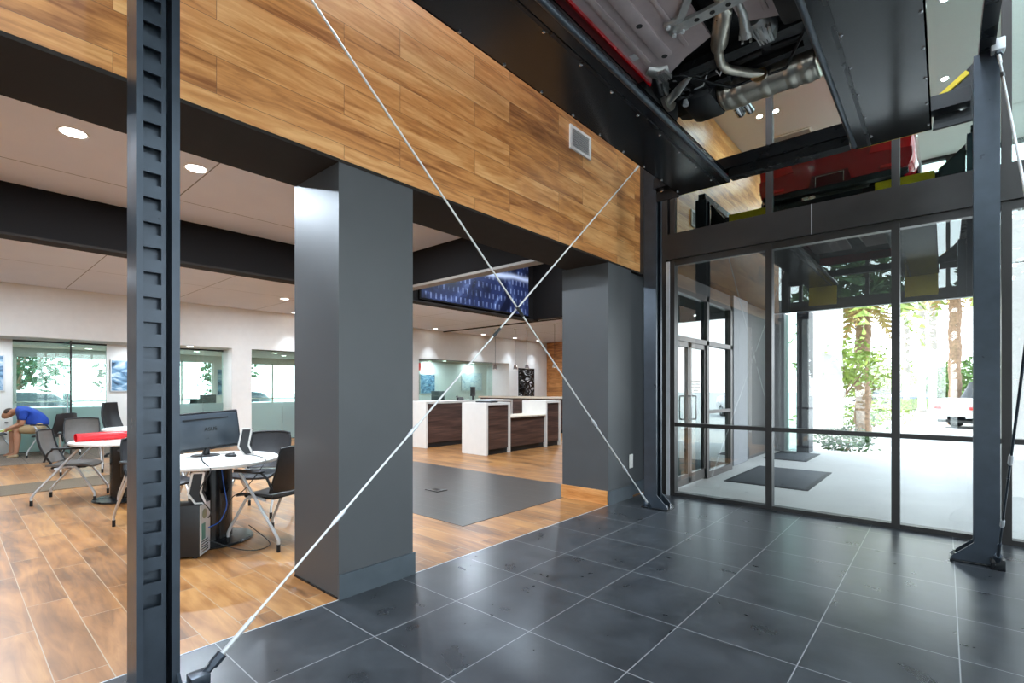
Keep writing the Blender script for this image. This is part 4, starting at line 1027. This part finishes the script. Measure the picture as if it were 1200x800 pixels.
def picture(label, loc, w, h, m, frame=M_silver, rz=0.0):
    t = thing('framed_picture', label, 'picture', loc, rz)
    g = G(); g.box(.0, .02, -w / 2, w / 2, -h / 2, h / 2); obj('print', g, m, t, smooth=False)
    g = G(); f = .02
    g.box(0, .03, -w / 2 - f, -w / 2, -h / 2 - f, h / 2 + f); g.box(0, .03, w / 2, w / 2 + f, -h / 2 - f, h / 2 + f); g.box(0, .03, -w / 2, w / 2, h / 2, h / 2 + f); g.box(0, .03, -w / 2, w / 2, -h / 2 - f, -h / 2)
    obj('frame', g, frame, t)
    return t
blu = [rgb(40, 60, 84), rgb(120, 160, 190), rgb(225, 235, 242)]
picture('silver framed bluish picture at the far left edge', (XA, .42, 1.68), .75, .70, pic_mat('cool_print', blu, 2.5, 2, 1.0))
picture('silver framed pale blue picture left of the slotted post', (XA, 3.02, 1.66), .92, .70, pic_mat('pale_blue_print', blu, 2.0, 3, 4.0))
picture('wide blue landscape picture deep behind the second office glass', (-17.38, 5.95, 1.55), .5, .8, pic_mat('sea_print', blu, 2.0, 1.5, 7.0))
picture('large black and white photo poster left of the wood end wall', (XB, 16.15, 1.58), 1.0, 1.18, pic_mat('black_white_print', [rgb(8, 8, 8), rgb(30, 30, 30), rgb(60, 60, 60), rgb(230, 230, 230)], 2.4, 2.2, 2.0), M_plasticblk)
picture('pale icy picture on the rear wall of the counter office, right one', (-14.9, 14.5, 1.62), 1.15, .70, pic_mat('ice_print', [rgb(150, 185, 205), rgb(225, 235, 240), rgb(245, 248, 250)], 2.0, 3, 3.0))
picture('blue car picture at the left of the counter office', (-14.9, 12.15, 1.52), .68, .70, pic_mat('steel_blue_print', blu, 3.0, 2, 9.0))
t = thing('red_sign', 'small glowing red ceiling sign in the counter office', 'sign', (-14.0, 10.95, 2.12))
g = G(); g.rbox(-.02, .02, -.17, .17, -.13, .13, .01); obj('panel', g, mat('red_sign_panel', rgb(235, 70, 70), .4, emit=(1, .1, .08, 1), es=.6), t)
g = G(); g.tube([(0, 0, .12), (0, 0, .26)], .01, 6); obj('stem', g, M_silver, t)
t = thing('wall_cabinet', 'tall black cabinet unit standing against the wood end wall', 'cabinet', (-11.35, 17.3, 0))
g = G(); g.box(-.5, .9, -.25, .28, 0, 2.4); obj('body', g, M_plasticblk, t)
g = G(); g.box(-.42, .2, -.27, -.25, .1, 2.3); d_ = obj('door', g, M_black, t); g = G(); g.tube([(.14, -.29, 1.0), (.14, -.29, 1.3)], .008, 6); obj('handle', g, M_silver, d_)
g = G(); g.box(.22, .85, -.27, -.25, .1, 2.3); d_ = obj('door', g, M_black, t); g = G(); g.tube([(.28, -.29, 1.0), (.28, -.29, 1.3)], .008, 6); obj('handle', g, M_silver, d_)
def desk(label, loc, rz):
    t = thing('office_desk', label, 'desk', loc, rz)
    g = G(); g.rbox(-.35, .35, -.75, .75, .72, .75, .006); obj('desktop', g, M_tabletop, t)
    for s in (-1, 1):
        g = G(); g.box(-.32, .32, s * .72 - .015, s * .72 + .015, 0, .72); obj('side_panel', g, M_walnutx, t)
    return t
desk('white office desk behind the second office glass', (-16.3, 5.0, 0), 0)
desk('white office desk inside the counter office', (-14.4, 12.4, 0), 0)
t = thing('desk_monitor', 'dark monitor on the desk behind the second office glass', 'monitor', (-16.3, 5.1, .75), R(20))
g = G(); g.rbox(-.02, .02, -.25, .25, .1, .42, .01); obj('housing', g, M_plasticblk, t); g = G(); g.tube([(0, 0, .012), (0, 0, .15)], .02, 8); g.lathe([(.1, 0), (.1, .012)], 20); obj('stand', g, M_plasticblk, t)
t = thing('desk_monitor', 'dark monitor on the desk inside the counter office', 'monitor', (-14.4, 12.25, .75), R(-30))
g = G(); g.rbox(-.02, .02, -.25, .25, .1, .5, .01); obj('housing', g, mat('grey_plastic', rgb(96, 98, 102), .5), t); g = G(); g.tube([(0, 0, .012), (0, 0, .15)], .02, 8); g.lathe([(.1, 0), (.1, .012)], 20); obj('stand', g, M_plasticblk, t)
# ------------------------------------------------------------------ the man on the chair
CY, SY = math.cos(.7176), math.sin(.7176)
def at(px, d, py=None, z=None):
    """a point d metres in front of the camera along its level axis, px pixels across"""
    r = (px - 600) / 581.0 * d
    zz = z if z is not None else 1.38 + (454 - py) / 581.0 * d
    return Vector((r * CY - d * SY, r * SY + d * CY, zz))
def skin(name, verts, edges, m, parent, root=0, sub=2):
    me = bpy.data.meshes.new(name)
    off = Vector(parent.location)
    me.from_pydata([Vector(v[0]) - off for v in verts], edges, [])
    o = bpy.data.objects.new('tmp', me); C.objects.link(o)
    md = o.modifiers.new('s', 'SKIN'); md.use_smooth_shade = True
    sd = me.skin_vertices[0].data
    for i, v in enumerate(verts):
        r = v[1] if isinstance(v[1], tuple) else (v[1], v[1]); sd[i].radius = r; sd[i].use_root = (i == root)
    ss = o.modifiers.new('u', 'SUBSURF'); ss.levels = sub; ss.render_levels = sub
    dg = bpy.context.evaluated_depsgraph_get()
    nm = bpy.data.meshes.new_from_object(o.evaluated_get(dg)); bpy.data.objects.remove(o)
    nm.name = name; nm.materials.clear(); nm.materials.append(m); nm.shade_smooth()
    x = bpy.data.objects.new(name, nm); C.objects.link(x); x.parent = parent
    return x
D = 9.85
man = thing('person', 'man in blue shirt and khaki shorts bending forward on a chair at the left', 'person', tuple(at(40, D, z=0)))
V = []; E_ = []
def jv(px, py, d, r, link=None):
    V.append((at(px, d, py), r)); i = len(V) - 1
    if link is not None: E_.append((link, i))
    return i
pel = jv(47, 501, D, .08)
sp1_ = jv(42, 492, D, .09, pel); ch = jv(31, 483, D, .12, sp1_); nb = jv(22, 480, D, .075, ch); nk = jv(17.5, 481.6, D, .048, nb)
hd = jv(11, 484, D, .088, nk); hd2 = jv(6, 487, D, .075, hd); jv(3.6, 489.5, D, .03, hd2)
for s in (-1, 1):
    dd = D + s * .19
    sh = jv(27 - s * .5, 483, D + s * .16, .062, ch); el = jv(24 - s * 2, 497, dd, .043, sh); wr = jv(11 - s, 502, D + s * .10, .028, el); pm = jv(7.6 - s, 503.2, D + s * .085, (.034, .018), wr)
    for f in range(4):
        k = (f - 1.5) * .019
        a = jv(5.2 - s, 504.2, D + s * .085 + k, .0085, pm); b_ = jv(3.6 - s, 505.6 + (f == 3) * -.3, D + s * .085 + k * 1.1, .0078, a); jv(3.3 - s, 506.9, D + s * .08 + k * 1.1, .007, b_)
    a = jv(7.0 - s, 504.8, D + s * .05, .009, pm); jv(5.4 - s, 506.2, D + s * .045, .008, a)
    hp = jv(43, 502.4, D + s * .1, .065, pel); kn = jv(17 - s * 3, 503.5, D + s * .13, .06, hp); cf = jv(17.5 - s * 3, 514, D + s * .13, .056, kn); an = jv(16 - s * 3, 531, D + s * .13, .037, cf); jv(7.5 - s * 3, 534.7, D + s * .13, (.036, .026), an)
body = skin('body', V, E_, M_skin, man)
V = []; E_ = []
a = jv(51, 502, D, .16); b1 = jv(44, 491.5, D, .165, a); c1 = jv(31, 482, D, .165, b1); jv(22.5, 480, D, .085, c1)
for s in (-1, 1):
    q = jv(27.5 - s * .5, 483, D + s * .17, .08, c1); jv(25 - s * 1.6, 493, D + s * .19, .064, q)
skin('shirt', V, E_, M_shirt, man)
V = []; E_ = []
a = jv(50, 500.5, D, .13); jv(46.5, 496.5, D, .13, a)
for s in (-1, 1):
    q = jv(46.5, 502.0, D + s * .085, .10, a); q = jv(36, 502.6, D + s * .11, .10, q); jv(21 - s * 2.5, 503.2, D + s * .13, .083, q)
skin('shorts', V, E_, M_khaki, man)
V = []; E_ = []
a = jv(15.5, 481.5, D, .06); b1 = jv(11, 482.3, D, .092, a); jv(6.5, 484.2, D, .074, b1); skin('hair', V, E_, M_hair, man)
for s in (-1, 1):
    V = []; E_ = []
    a = jv(17.5 - s * 3, 533.5, D + s * .13, (.05, .042)); b1 = jv(11 - s * 3, 535.2, D + s * .13, (.052, .036), a); jv(5.5 - s * 3, 536, D + s * .13, (.042, .026), b1)
    skin('shoe', V, E_, M_tan, man)
    p = at(11.5, D + s * .088, 485); g = G(); g.ico(p, .022, 2, sc_=(.7, .5, 1.2)); obj('ear', g, M_skin, man, world=True)
    p = at(4.6, D + s * .045, 487.6); g = G(); g.ico(p, .013, 2); obj('eye', g, M_rubber, man, world=True)
p = at(3.0, D, 488.9); g = G(); g.ico(p, .018, 2, sc_=(1.1, .8, 1.2)); obj('nose', g, M_skin, man, world=True)
p = at(4.3, D, 491.3); g = G(); g.bar(at(5.2, D - .03, 490.4), at(5.2, D + .03, 490.4), .012, .008); obj('mouth', g, mat('lips', rgb(160, 92, 82), .5), man, world=True)
t = thing('brochure', 'yellow-green brochure in the hands of the bending man', 'brochure', tuple(at(2.6, D, 505)), R(30))
g = G(); g.grid(lambda u, v: (-.10 + .2 * u, -.14 + .28 * v, .03 * math.sin(PI * u)), 8, 2); obj('sheet', g, mat('lime_paper', rgb(196, 214, 92), .6), t, solid=.003)
g = G(); g.grid(lambda u, v: (-.08 + .15 * u, -.11 + .1 * v, .006 + .03 * math.sin(PI * (.1 + .75 * u))), 6, 2); obj('printed_block', g, M_white, t)

# ------------------------------------------------------------------ outdoors
g = G(); g.box(-120, 120, -90, 160, -.4, -.13); struct('ground', g, M_asphalt)
g = G(); g.box(-3.4, .6, YS + .1, 12.9, -.14, -.012); struct('walkway', g, M_concrete)
g = G(); g.box(.6, 9, YS + .1, 9.05, -.14, -.012); struct('walkway_side', g, M_concrete)
g = G(); g.box(-3.6, .40, YS + .14, 12.0, 3.0, 6.4); cp = struct('canopy', g, mat('dark_canopy_board', rgb(24, 23, 23), .9, 0, var=.06, spec=.1))
g = G(); g.box(-3.6, .41, 11.985, 12.03, 2.985, 3.06); obj('fascia_edge', g, M_silver, cp)
g = G(); g.box(-3.1, -2.85, YS + .1, 8.8, 2.76, 3.1); g.box(-3.1, -2.85, 8.78, 12.0, 0, 3.1); struct('wall_outside', g, mat('dark_wall_panel', rgb(66, 64, 64), .45, 0, var=.05))
g = G(); g.box(-2.9, -2.80, 9.15, 9.95, 0, 3.0); struct('pilaster', g, mat('grey_pilaster', rgb(132, 134, 138), .5, 0, var=.05))
# entrance door in the side wall of the porch
def entrance():
    X = -2.76
    g = G()
    for y in (6.28, 7.60, 8.70): g.box(X - .06, X + .05, y, y + .09, 0, 2.76)
    g.box(X - .06, X + .05, 6.28, 8.79, 2.68, 2.76); g.box(X - .06, X + .05, 6.28, 8.79, 2.02, 2.09)
    g.box(X - .06, X + .05, 7.69, 8.7, 0, .10); g.box(X - .06, X + .05, 7.69, 8.7, .98, 1.03)
    d = struct('door_1', g, mat('bronze_aluminium', rgb(92, 86, 82), .4, .5))
    for (y0, y1) in ((6.37, 6.97), (6.985, 7.60)):
        g = G(); g.box(X - .025, X + .03, y0, y0 + .06, .02, 2.02); g.box(X - .025, X + .03, y1 - .06, y1, .02, 2.02); g.box(X - .025, X + .03, y0, y1, .02, .16); g.box(X - .025, X + .03, y0, y1, 1.95, 2.02)
        lf = obj('door_leaf', g, mat('bronze_aluminium', None), d)
        g = G(); g.box(X - .003, X + .003, y0 + .05, y1 - .05, .15, 1.96); obj('pane', g, M_glass_door, lf, smooth=False)
    for yh in (6.885, 7.06):
        g = G(); g.tube([(X + .03, yh, .93), (X + .085, yh, .93), (X + .09, yh, .95), (X + .09, yh, 1.24), (X + .085, yh, 1.26), (X + .03, yh, 1.26)], .012, 8); obj('handle', g, M_chrome, d)
    for (y0, y1, z0, z1) in ((6.37, 7.60, 2.09, 2.68), (7.69, 8.70, 1.03, 2.02), (7.69, 8.70, .1, .98), (7.69, 8.7, 2.09, 2.68)):
        g = G(); g.box(X - .003, X + .003, y0, y1, z0, z1); obj('pane', g, M_glass_door, d, smooth=False)
    for i, w in enumerate((.30, .26, .30, .18)):
        g = G(); g.box(X + .006, X + .008, 7.28 - w / 2, 7.28 + w / 2, 1.46 - i * .045, 1.485 - i * .045); obj('white_lettering_line', g, M_white, d)
entrance()
# teal object leaning behind the side light
t = thing('folded_parasol', 'folded teal and black parasol leaning inside the side light by the entrance', 'parasol', (-3.0, 8.1, 0), 0)
g = G(); g.tube([(0, -.22, .02), (0, .1, .95)], .012, 8); obj('shaft', g, M_plasticblk, t)
for (o_, m_) in ((-.05, M_teal), (.0, M_plasticblk), (.05, M_teal)):
    g = G(); g.tube([(o_, -.20, .12), (o_ * 1.3, -.06, .45), (o_ * 1.2, .04, .78), (o_ * .5, .10, .92)], [.02, .05, .06, .015], 10); obj('fabric_fold', g, m_, t)
# porch column group
g = G(); g.box(-2.87, -2.64, 12.05, 12.5, -.1, 3.0); pc_ = struct('porch_column', g, mat('pale_grey_column', rgb(150, 150, 152), .5))
g = G(); g.box(-2.40, -2.17, 12.05, 12.5, -.1, 3.0); obj('dark_pier', g, mat('dark_pier_paint', rgb(70, 70, 74), .5), pc_)
g = G(); g.box(-2.64, -2.40, 12.25, 12.27, .0, 3.0); obj('pane', g, M_glass_off, pc_, smooth=False)
g = G(); g.box(-2.95, -2.10, 15.8, 16.2, -.13, 3.9); struct('white_pier', g, M_white)
g = G(); g.box(.50, 9, 9.0, 9.3, -.13, 7.5); ww = struct('white_wing_wall', g, M_white)
for z in (1.42 + 1.55, 5.0):
    g = G(); g.box(.50, 9, 8.995, 9.0, z, z + .012); obj('panel_joint', g, M_frame, ww)
def door_mat(label, x0, x1, y0, y1):
    t = thing('door_mat', label, 'mat', ((x0 + x1) / 2, (y0 + y1) / 2, -.012))
    w, h = (x1 - x0) / 2, (y1 - y0) / 2
    g = G(); g.rbox(-w, w, -h, h, 0, .012, .004); obj('border', g, M_rubber, t)
    g = G(); g.rbox(-w + .06, w - .06, -h + .06, h - .06, .008, .016, .003); obj('pile', g, M_mat, t)
door_mat('large charcoal door mat on the pale walk outside the storefront', -2.48, -1.38, 7.63, 9.5)
door_mat('second dark door mat farther off at the foot of the dark porch wall', -2.7, -1.95, 10.6, 12.0)

def leaves(n, c, rad, size, rnd, flat=.0):
    g = G()
    for _ in range(n):
        while True:
            p = Vector((rnd.uniform(-1, 1), rnd.uniform(-1, 1), rnd.uniform(-1, 1)))
            if .25 < p.length < 1: break
        k = 1 + .25 * math.sin(p.x * 5 + c[0]) * math.cos(p.z * 6 + c[1])
        q = Vector((c[0] + p.x * rad[0] * k, c[1] + p.y * rad[1] * k, c[2] + p.z * rad[2] * k))
        a = Vector((rnd.gauss(0, 1), rnd.gauss(0, 1), rnd.gauss(0, .6))).normalized(); b = a.cross(Vector((rnd.gauss(0, 1), rnd.gauss(0, 1), rnd.gauss(0, 1)))).normalized()
        s = size * rnd.uniform(.6, 1.3)
        g.face([q - a * s, q + b * s * .45, q + a * s, q - b * s * .45])
    return g
def tree(label, base, h, crown, m, n=1400, size=.14, seed=1, trunk=.12, lean=(0, 0), name='tree', cz=None):
    rnd = random.Random(seed)
    t = thing(name, label, 'tree', base, 0, None)
    cz = cz or h - crown[2] * .8
    g = G(); top = Vector((lean[0], lean[1], cz))
    g.tube([(0, 0, -.1), (lean[0] * .3, lean[1] * .3, cz * .4), top], [trunk, trunk * .75, trunk * .4], 8); obj('trunk', g, M_bark, t)
    for k in range(5):
        a = rnd.uniform(0, 2 * PI); e = top + Vector((math.cos(a) * crown[0] * .75, math.sin(a) * crown[1] * .75, rnd.uniform(-.2, .7) * crown[2]))
        s = Vector((lean[0] * .4, lean[1] * .4, cz * .55)); g = G(); g.tube([s, (s + e) / 2 + Vector((0, 0, -.1 * crown[2])), e], [trunk * .5, trunk * .35, trunk * .12], 6); obj('branch', g, M_bark, t)
    obj('crown', leaves(n, top, crown, size, rnd), m, t, smooth=False)
    return t
def palm(label, base, h, r, seed, m_tr, fr=2.0, n=20, droop=1.0, skirt=14):
    rnd = random.Random(seed); t = thing('palm_tree', label, 'tree', base, 0, 'palm trees outside')
    g = G(); N = 40
    g.tube([(0.02 * math.sin(i * .7), 0, -.1 + h * i / N) for i in range(N + 1)], [r * (1.0 + .09 * (i % 2) + .25 * max(0, 1 - i / 4)) for i in range(N + 1)], 12); obj('trunk', g, m_tr, t)
    def frond(g, az, el, L, dr):
        d = Vector((math.cos(az), math.sin(az), 0)); pr = None; sd_ = Vector((-math.sin(az), math.cos(az), 0))
        K = 12
        for k in range(K + 1):
            u = k / K; p = d * (L * u * math.cos(el * (1 - u * .3))) + Vector((0, 0, h + L * (math.sin(el) * u - dr * u * u)))
            if pr is not None:
                g.bar(pr, p, .02, .012)
                if k > 2:
                    for s in (-1, 1):
                        l = .42 * L * math.sin(PI * min(.97, .18 + .8 * u)) * .8
                        q = p + sd_ * s * l + d * l * .5 + Vector((0, 0, -.35 * l)); w = (p - pr) * .75
                        g.face([p - w, p + w * .2, q])
            pr = p
    g = G()
    for i in range(n): frond(g, 2 * PI * i / n + rnd.uniform(-.1, .1), rnd.uniform(.1, 1.2), fr * rnd.uniform(.85, 1.1), droop * rnd.uniform(.6, 1.1))
    obj('fronds', g, M_leafy, t, smooth=False)
    if skirt:
        g = G()
        for i in range(skirt): frond(g, 2 * PI * i / skirt + rnd.uniform(-.2, .2), rnd.uniform(-.9, -.3), fr * .65, .55)
        obj('dry_fronds', g, M_palmd, t, smooth=False)
    return t
GZ = -.13
def gp(px, d): return tuple(at(px, d, z=GZ))
palm('thick scaly palm trunk outside, in front of the bushes, left of the near white pickup', gp(1119, 20), 6.2, .19, 3, M_bark, 2.0, 20)
palm('slim grey palm outside, right one of the slim pair', gp(1093, 27), 8.0, .17, 4, M_barkg, 2.0, 18)
palm('slim grey palm outside, left one of the slim pair', gp(1080, 31), 9.0, .19, 5, M_barkg, 2.2, 18)
palm('short palm with drooping yellow-green fronds outside the middle pane', gp(1011, 15.5), 4.5, .2, 6, M_bark, 2.0, 22, 1.2, 8)
palm('distant slender palm outside, near the middle mullion', gp(1062, 34), 9.5, .18, 8, M_barkg, 2.2, 16, 1.0, 8)
tree('small multi-branched tree with thin green leaves outside the middle pane', gp(984, 14), 3.0, (1.0, .9, .7), M_leafy, 800, .10, 11, .06, (.1, 0), cz=2.15)
tree('bushy bright green tree outside, behind the thick palm', gp(1137, 33), 3.6, (1.6, 1.6, 1.7), M_leaf, 1500, .16, 12, .12, cz=1.9)
tree('bushy green tree outside between the slim palms and the thick palm', gp(1107, 38), 3.2, (1.4, 1.4, 1.5), M_leaf, 1300, .2, 13, .15, cz=1.8)
tree('pale green tree far outside left of the slim palms', gp(1050, 66), 4.6, (3.2, 2.5, 2.0), M_leafy, 1300, .25, 14, .18, cz=2.4)
tree('pale green tree far outside behind the short palm', gp(1012, 40), 4.0, (3.0, 2.5, 1.9), M_leafy, 1300, .22, 15, .18, cz=2.3)
def shrub(label, base, rad, m, seed, n=500, size=.07, cat='shrub'):
    rnd = random.Random(seed); t = thing('shrub', label, cat, base, 0, None)
    g = G()
    for k in range(5):
        a = k * 1.3; g.tube([(0, 0, 0), (math.cos(a) * rad[0] * .4, math.sin(a) * rad[1] * .4, rad[2] * 1.1)], .012, 5)
    obj('stem', g, M_bark, t); obj('foliage', leaves(n, (0, 0, rad[2]), rad, size, rnd), m, t, smooth=False)
shrub('low clipped dark green hedge plant just outside the middle pane', gp(990, 11.5), (.65, .45, .30), M_leafd, 21, 900, .05)
shrub('yellow-green shrub at the left end of the planting bed outside', gp(962, 16), (.8, .6, .45), M_leafy, 22)
shrub('green shrub in the planting bed left of the short palm', gp(996, 17), (1.0, .7, .5), M_leaf, 23)
shrub('pale shrub in the planting bed right of the short palm', gp(1024, 19), (1.1, .8, .5), M_leafy, 24)
shrub('pale shrub at the right end of the planting bed by the middle mullion', gp(1040, 23), (1.2, .8, .5), M_leafy, 25)
g = G()
rnd = random.Random(5)
for i in range(1600):
    p = at(rnd.uniform(1054, 1112), rnd.uniform(33, 38), z=GZ + rnd.uniform(0, .45)); a = rnd.uniform(0, PI)
    d = Vector((math.cos(a), math.sin(a), 0)) * .12
    g.face([p - d, p + d, p + Vector((0, 0, .3)) + d * .2])
o = obj('hedge_strip', g, M_leafy, smooth=False); tag(o, 'low yellow-green planting strip before the parked cars outside', 'hedge'); o['kind'] = 'stuff'
yaw = .7176
def carp(label, px, d, rz, m, S=SEDAN): simple_car('car', label, gp(px, d), rz, m, S)
carp('slate blue sedan parked outside between the slim palms', 1072, 44, yaw + R(80), M_bluecar)
carp('white sedan parked outside left of the middle mullion', 1016, 47, yaw + R(95), M_whitecar)
carp('dark blue car parked far outside behind the slim palms', 1103, 56, yaw + R(60), M_bluecar)
carp('white car parked far outside left of the blue sedan', 1052, 56, yaw + R(70), M_whitecar)
PICK = [(-3.9, .55, .35, .55, .85, .90, .5), (-3.75, .82, .34, .6, .98, 1.03, .7), (-2.8, .93, .34, .65, 1.08, 1.14, .75), (-2.35, .95, .34, .65, 1.10, 1.2, .72), (-1.8, .95, .34, .65, 1.12, 1.75, .66), (-.9, .95, .34, .65, 1.12, 1.82, .66), (-.25, .95, .34, .65, 1.12, 1.74, .66), (-.1, .95, .36, .65, 1.08, 1.12, .8), (1.2, .95, .42, .65, 1.08, 1.12, .8), (1.32, .93, .44, .66, 1.06, 1.10, .8)]
carp('silver pickup parked outside, its rear showing left of the right lift post', 1152, 18.5, yaw + R(90) + R(12), M_silvercar, PICK)
# trees and cars beyond the office windows, and trees that the glass mirrors from behind
for i, (x, y, l) in enumerate(((-24, 1.6, 'green tree outside the left office windows'), (-25, 5.2, 'green tree outside the second office windows'), (-26.5, 9.2, 'green tree outside the office window beside the wide pillar'))):
    tree(l, (x, y, GZ), 4.3, (1.3, 1.25, 1.7), M_leafd, 900, .15, 40 + i, .14, cz=2.5)
simple_car('car', 'white car parked outside the left office windows', (-21.5, 2.2, GZ), R(8), M_whitecar)
simple_car('car', 'white car parked outside the office windows beside the wide pillar', (-21.5, 8.6, GZ), R(-6), M_whitecar)
for i, (x, y, h) in enumerate(((-7.5, -9, 8.0), (-2.9, -12, 9.0), (1.8, -9, 8.0), (6.5, -12, 8.5))):
    tree(('leafy green tree mirrored in the glass, leftmost behind the hall', 'tall leafy tree mirrored in the middle pane behind the hall', 'leafy tree mirrored beside the right lift post', 'leafy tree mirrored at the far right behind the hall')[i], (x, y, GZ), h, (2.1, 1.7, 3.4), M_leafd, 2600, .24, 60 + i, .2, cz=h - 4.4)

# ------------------------------------------------------------------ light and camera
w = bpy.data.worlds.new('World'); sc.world = w; w.use_nodes = True
nt = w.node_tree; nt.nodes.clear()
o_ = nt.nodes.new('ShaderNodeOutputWorld'); bg = nt.nodes.new('ShaderNodeBackground')
tc = nt.nodes.new('ShaderNodeTexCoord'); sp_ = nt.nodes.new('ShaderNodeSeparateXYZ'); mr = nt.nodes.new('ShaderNodeMapRange'); cr = nt.nodes.new('ShaderNodeValToRGB')
nt.links.new(tc.outputs['Generated'], sp_.inputs[0]); nt.links.new(sp_.outputs['Z'], mr.inputs['Value']); mr.inputs['From Min'].default_value = -.1; mr.inputs['From Max'].default_value = 1.0
nt.links.new(mr.outputs[0], cr.inputs[0]); e = cr.color_ramp.elements
e[0].color = (.92, .96, 1.0, 1); e[1].color = (.62, .80, 1.0, 1)
nt.links.new(cr.outputs[0], bg.inputs[0]); bg.inputs[1].default_value = 5.0
nt.links.new(bg.outputs[0], o_.inputs[0])
L = bpy.data.lights.new('sun', 'SUN'); L.energy = 7.0; L.angle = R(1.0); L.color = (1, .95, .88)
s = bpy.data.objects.new('sun', L); C.objects.link(s); s.rotation_euler = Vector((.42, .10, -.90)).to_track_quat('-Z', 'Y').to_euler()
cam = bpy.data.cameras.new('camera'); co = bpy.data.objects.new('camera', cam); C.objects.link(co); sc.camera = co
cam.sensor_width = 36; cam.lens = 581.0 / 1200 * 36; cam.shift_y = 54 / 1200; cam.clip_start = .05; cam.clip_end = 400
co.location = (0, 0, 1.38); co.rotation_euler = (R(90), 0, .7176)
sc.view_settings.view_transform = 'Standard'; sc.view_settings.look = 'None'; sc.view_settings.gamma = 1.0; sc.view_settings.exposure = 0.15
sc.view_settings.use_curve_mapping = False
sc.cycles.use_denoising = True; sc.cycles.max_bounces = 10; sc.cycles.transparent_max_bounces = 24; sc.cycles.diffuse_bounces = 4; sc.cycles.glossy_bounces = 5
sc.cycles.sample_clamp_indirect = 6.0; sc.cycles.caustics_reflective = False; sc.cycles.caustics_refractive = False
